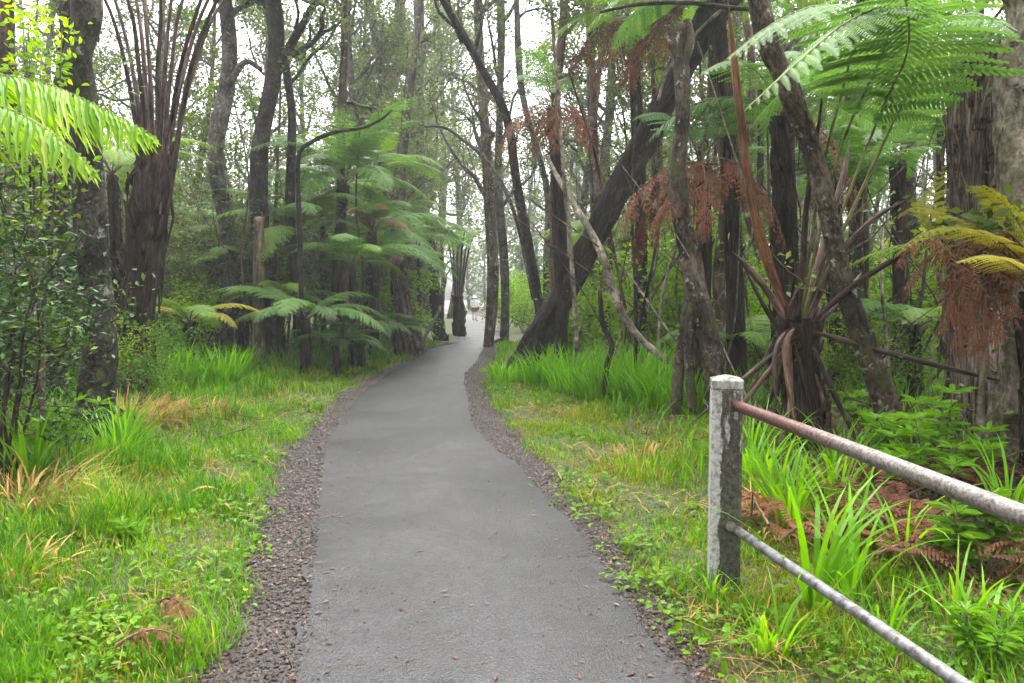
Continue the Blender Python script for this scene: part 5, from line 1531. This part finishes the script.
mb = MB()
x, y = scatter(26000, 2.4, 15, rs, 1.8)
dd = path_dist(x, y)
keep = rs.rand(len(x)) < sstep(.0, .2, dd) * (1 - sstep(2.2, 3.4, dd)) * np.clip(patch(x * 1.5 + 5, y * 1.5 + 1) * 1.5 + .25, .04, 1)
x, y = x[keep], y[keep]; n = len(x)
blades(mb, np.stack([x, y, gh(x, y) + .01 + .05 * rs.rand(n)], 1), .10 + .10 * rs.rand(n), .003 + .0009 * y, rs.rand(n) * 6.283, 1.0 + .6 * rs.rand(n), 1.3 + .7 * rs.rand(n), 3, rs.rand(n) * .7, rs)
tag(mb.build('dry_thatch', M['straw']), 'dry dead blades matted into the verge grass', 'dry grass', None, 'stuff')
# cinder pebbles
def pebbles():
    mb = MB()
    n = 52000
    y = 2.2 + 24 * rs.rand(n) ** 1.9
    side = rs.rand(n) < .62
    a = np.where(side, XGL(y) - .12, XR(y) - .02); b = np.where(side, XL(y) + .03, XGR(y) + .10)
    u = rs.rand(n)
    x = a + (b - a) * u
    no = 2600
    yo = 2.2 + 16 * rs.rand(no) ** 2.6; uo = rs.rand(no); uo = np.where(rs.rand(no) < .5, np.where(rs.rand(no) < .5, uo ** 2 * .25, 1 - uo ** 2 * .25), uo)
    y = np.concatenate([y, yo]); x = np.concatenate([x, XL(yo) + (XR(yo) - XL(yo)) * uo]); side = np.concatenate([side, np.zeros(no, bool)]); n = len(x)
    # the wide muddy corner at lower left has fewer stones
    keep = ~((y < 3.6) & side & (rs.rand(n) < .55))
    x, y = x[keep], y[keep]; n = len(x)
    on_ = (x > XL(y) + .04) & (x < XR(y) - .04)
    s = np.where(on_, .45, 1) * (.0035 + .010 * rs.rand(n) ** 3) * (1 + .03 * y)
    base = np.array([(1, 0, 0), (0, 1, 0), (-1, 0, 0), (0, -1, 0), (0, 0, .7), (0, 0, -.6)], float)
    V = base[None] * s[:, None, None] * (.6 + .8 * rs.rand(n, 6, 1))
    th = rs.rand(n) * 6.28
    cx, sx_ = np.cos(th)[:, None], np.sin(th)[:, None]
    V = np.stack([V[..., 0] * cx - V[..., 1] * sx_, V[..., 0] * sx_ + V[..., 1] * cx, V[..., 2]], -1)
    on = (x > XL(y)) & (x < XR(y))
    zz = np.where(on, .028 + .02 * (1 - (2 * np.clip((x - XL(y)) / (XR(y) - XL(y)), 0, 1) - 1) ** 2) + .001, .010 + 0 * x)
    zz = np.maximum(zz, np.where(path_dist(x, y) > 0, gh(x, y), 0))
    V = V + np.stack([x, y, zz + s * .3], -1)[:, None, :]
    tr = np.array([(0, 1, 4), (1, 2, 4), (2, 3, 4), (3, 0, 4), (1, 0, 5), (2, 1, 5), (3, 2, 5), (0, 3, 5)])
    T = (np.arange(n)[:, None, None] * 6 + tr[None]).reshape(-1, 3)
    mb.add(V.reshape(-1, 3), None, T, np.repeat(rs.rand(n), 6))
    tag(mb.build('gravel', M['pebble']), 'loose dark cinder pebbles on the path edges', 'gravel', None, 'stuff')
pebbles()
# fallen leaf bits: on path, gravel, and the forest floor
mb = MB()
n = 1500
y = 2.3 + 20 * rs.rand(n) ** 2.2
u = rs.rand(n)
u = np.where(rs.rand(n) < .45, np.where(rs.rand(n) < .5, u * .12, 1 - u * .12), u)
x = XL(y) + (XR(y) - XL(y)) * u
tl = 0.0 + .35 * rs.rand(n) ** 2
d_ = np.stack([rs.randn(n), rs.randn(n), .05 * np.ones(n)], 1)
zz = .028 + .02 * (1 - (2 * u - 1) ** 2) + .004
leaves(mb, np.stack([x, y, zz], 1), .012 + .034 * rs.rand(n) ** 2.5, rs, .5, .9, tint=tl - .1, dirs=d_)
n = 2600
y = 2.3 + 22 * rs.rand(n) ** 1.7
sd = rs.rand(n) < .5
x = np.where(sd, XGL(y) - .15 + (XL(y) - XGL(y) + .15) * rs.rand(n), XR(y) + (XGR(y) - XR(y) + .15) * rs.rand(n))
leaves(mb, np.stack([x, y, np.maximum(.02, gh(x, y) + .01)], 1), .030, rs, .5, .7, tint=rs.rand(n) ** 2 * .75)
x, y = scatter(70000, 3, 22, rs, 1.4, 14)
dd = path_dist(x, y)
keep = rs.rand(len(x)) < np.where((x > 1.3) & (y < 10), .75, np.where(x < -2.5, .35, .12)) * sstep(1.0, 2.2, dd)
x, y = x[keep], y[keep]; n = len(x)
leaves(mb, np.stack([x, y, gh(x, y) + .02 + .05 * rs.rand(n)], 1), .07, rs, .4, .6, tint=rs.rand(n) * .8)
tag(mb.build('leaf_litter', M['litter']), 'brown fallen leaves scattered over path edges and forest floor', 'fallen leaves', None, 'stuff')
# twigs on the floor at right
mb = MB()
for i in range(420):
    yy = 4.6 + 8 * rs.rand(); xx = 1.6 + (yy * .7 - 1.4) * rs.rand()
    if i % 4 == 0: xx = -2.8 - 3 * rs.rand(); yy = 5 + 7 * rs.rand()
    a = rs.rand() * 6.28; L_ = .25 + .6 * rs.rand()
    z = g1(xx, yy) + .03
    p = wander([xx, yy, z], [math.cos(a), math.sin(a), .25 * rs.rand()], L_, 4, rs, .2, 0)
    tube(mb, p, np.linspace(.009, .004, 5), 4, 0, .5, cap=False)
tag(mb.build('twig_litter', M['bark_red']), 'fallen twigs tangled over the dark forest floor', 'twigs', None, 'stuff')

# fallen dead fern fronds behind the fence and on the left grass
def fallen(px, py, L, az, label, seed, leaf='fern_fallen', w=.26, z=.07, d=None):
    d = d or y2d(py); q = P(px, py, d)
    r_ = np.random.RandomState(seed)
    c = np.array([q.x, d, 0])
    t = np.linspace(-.5, .5, 14)
    h = np.array([math.cos(az), math.sin(az), 0]); s = np.array([-h[1], h[0], 0])
    pts = c + np.outer(t * L, h) + np.outer(np.sin(t * 3 + r_.rand() * 3) * .08 * L, s)
    pts[:, 2] = gh(pts[:, 0], pts[:, 1]) + z + .06 * np.cos(t * 3)
    mb = MB()
    frond(mb, pts, stipe=.15, width=w, npairs=19, npinn=12, seed=seed, droop=.16, ragged=.12, curl=.8, r0=.009, pw=.22, tint=.5, sw=1.1)
    o = mb.build('fallen_frond', [M[leaf], M['stipe_dead']], None, (q.x, d, g1(q.x, d)))
    tag(o, label, 'fern frond')
for i, a in enumerate([
    (900, 500, 1.3, 2.7, 'fallen brown fern frond uppermost behind the top rail'),
    (950, 520, 1.4, .3, 'fallen brown fern frond crossing beneath the top rail at right'),
    (860, 530, 1.1, 2.3, 'fallen brown fern frond left of the strap leaved clump tips'),
    (985, 560, 1.3, -.4, 'fallen red brown fern frond stretching to the right edge'),
    (900, 560, 1.1, 1.0, 'fallen brown fern frond lying between the two rails'),
    (935, 590, .9, .1, 'fallen brown fern frond nearest above the lower rail'),
    (800, 505, .9, 2.9, 'fallen brown fern frond close behind the post'),
    (825, 560, .8, .6, 'fallen brown fern frond under the lower rail near the post'),
    (1010, 600, 1.0, 1.9, 'fallen brown fern frond low at the right edge'),
    (970, 490, 1.2, 1.6, 'fallen brown fern frond below the whorled plants'),
    (880, 545, 1.2, 1.9, 'fallen brown fern frond lying crosswise behind the strap leaved clump'),
    (955, 555, 1.2, 2.6, 'fallen brown fern frond between the dark whorled plant and the rails'),
    (925, 505, 1.1, -.5, 'fallen brown fern frond reaching under the top rail from the whorled plants'),
    (850, 505, 1.0, .2, 'fallen brown fern frond behind the broad bladed clump'),
    (760, 540, .7, 1.3, 'short fallen frond behind the lower half of the post')]):
    fallen(*a, seed=1200 + i, w=.27, z=.10 + .03 * (i % 3))
fallen(172, 637, .26, -.6, 'curled red brown frond piece lying in the left grass', 1301, w=.10, z=.07)
fallen(155, 668, .3, .4, 'second red brown frond piece, lying lower in the left grass', 1302, w=.09, z=.06)
for i, (px, py, L, az, lab) in enumerate([(200, 508, .30, .35, 'yellowed blade lying across the left grass'), (222, 524, .18, -.4, 'short orange yellow blade lying near the gravel edge')]):
    d = y2d(py); q = P(px, py, d)
    mb = MB()
    t = np.linspace(-.5, .5, 7)
    c_ = np.array([q.x, d, g1(q.x, d) + .11]) + np.outer(t * L, [math.cos(az), math.sin(az), .25]) + np.outer(-t * t * .3, [0, 0, 1])
    wv = np.array([0.2, .8, 1, 1, .9, .6, .1])[:, None] * .011 * np.array([-math.sin(az), math.cos(az), .4])
    V = np.concatenate([c_ - wv, c_ + wv]); j = np.arange(6)
    mb.add(V, np.stack([j, j + 1, 7 + j + 1, 7 + j], -1), None, .6)
    tag(mb.build('yellow_blade', M['fern_bronze'], None, (q.x, d, g1(q.x, d))), lab, 'leaf')

# ================================================================== WALKER
def walker():
    d = 53
    p = P(474.5, 320, d)
    b = np.array([p.x, d, .045])
    root = thing('person', 'walker in white hat and white top with dark red shorts far down the path', 'person', b)
    S = 1.66
    bm_v = [(0, 0, .93), (0, .0, 1.10), (0, .01, 1.28), (0, .0, 1.42), (0, -.01, 1.50), (0, -.02, 1.58), (0, -.02, 1.65),
            (-.10, 0, .88), (-.11, .08, .50), (-.11, -.02, .10), (-.11, .12, .04),
            (.10, 0, .88), (.11, -.06, .50), (.11, -.20, .12), (.11, -.10, .04),
            (-.20, 0, 1.40), (-.25, -.04, 1.14), (-.25, .08, .92), (-.25, .12, .84),
            (.20, 0, 1.40), (.25, .04, 1.14), (.25, .14, .93), (.25, .19, .86)]
    ed = [(0, 1), (1, 2), (2, 3), (3, 4), (4, 5), (5, 6), (0, 7), (7, 8), (8, 9), (9, 10), (0, 11), (11, 12), (12, 13), (13, 14), (3, 15), (15, 16), (16, 17), (17, 18), (3, 19), (19, 20), (20, 21), (21, 22)]
    rad = [.14, .13, .15, .12, .055, .095, .085, .09, .06, .042, .04, .09, .06, .042, .04, .06, .042, .032, .035, .06, .042, .032, .035]
    me = bpy.data.meshes.new('body')
    me.from_pydata([Vector(v) for v in bm_v], ed, [])
    o = bpy.data.objects.new('body', me); COL.objects.link(o); o.parent = root
    sm = o.modifiers.new('skin', 'SKIN')
    for i, r in enumerate(rad): me.skin_vertices[0].data[i].radius = (r, r * .85)
    me.skin_vertices[0].data[0].use_root = True
    ss = o.modifiers.new('sub', 'SUBSURF'); ss.levels = 2; ss.render_levels = 2
    me.materials.append(M['skin'])
    def ringtube(name, secs, mat, sides=20):
        mb = MB(); V = []
        for (cx, cy_, z, rx, ry) in secs:
            a = np.arange(sides) / sides * 2 * PI
            V.append(np.stack([cx + np.cos(a) * rx, cy_ + np.sin(a) * ry, np.full(sides, z)], 1))
        n = len(secs); V = np.concatenate(V)
        i = np.arange(n - 1)[:, None] * sides; k = np.arange(sides)[None, :]
        mb.add(V, np.stack([i + k, i + (k + 1) % sides, i + sides + (k + 1) % sides, i + sides + k], -1).reshape(-1, 4))
        o = mb.build(name, M[mat], root, (0, 0, 0), True)
        return mb, o
    # loose white top with sleeves, red shorts, hat
    ringtube('shirt', [(0, 0, .90, .225, .18), (0, 0, 1.1, .205, .165), (0, 0, 1.3, .215, .17), (0, 0, 1.42, .185, .13), (0, 0, 1.48, .10, .09), (0, 0, 1.50, .07, .07)], 'white_cloth')
    for s in (-1, 1):
        ringtube('sleeve', [(s * .26, -.0, 1.02, .065, .065), (s * .25, 0, 1.15, .07, .07), (s * .21, 0, 1.36, .08, .08), (s * .16, 0, 1.44, .06, .07)], 'white_cloth', 12)
        ringtube('shorts_leg', [(s * .115, .02 * -s, .58, .115, .12), (s * .11, 0, .74, .115, .125), (s * .09, 0, .93, .115, .14)], 'red_cloth', 14)
        ringtube('shoe', [(s * .11, (.03 if s < 0 else -.15), -.005, .05, .13), (s * .11, (.03 if s < 0 else -.15), .05, .05, .12), (s * .11, (0 if s < 0 else -.18), .10, .045, .06)], 'shoe', 12)
    ringtube('hat', [(0, -.02, 1.615, .19, .19), (0, -.02, 1.63, .18, .18), (0, -.02, 1.645, .115, .125), (0, -.02, 1.72, .105, .115), (0, -.02, 1.765, .07, .08), (0, -.02, 1.775, .002, .002)], 'white_cloth')
    ringtube('bag', [(.27, .02, .72, .05, .12), (.28, .02, .74, .07, .14), (.28, .02, .93, .065, .13), (.27, .02, .97, .03, .07)], 'bag', 14)
    # face: nose and eyes
    mb = MB(); tube(mb, [(0, -.105, 1.585), (0, -.128, 1.555), (0, -.11, 1.545)], [.012, .016, .012], 6)
    mb.build('nose', M['skin'], root, (0, 0, 0), True)
    for s in (-1, 1):
        mb = MB(); tube(mb, [(s * .034, -.096, 1.585), (s * .034, -.108, 1.585)], [.012, .008], 8)
        mb.build('eye', M['shoe'], root, (0, 0, 0), True)
    root.scale = (.98, .98, .98)
    root.rotation_euler = (0, 0, 0)
walker()
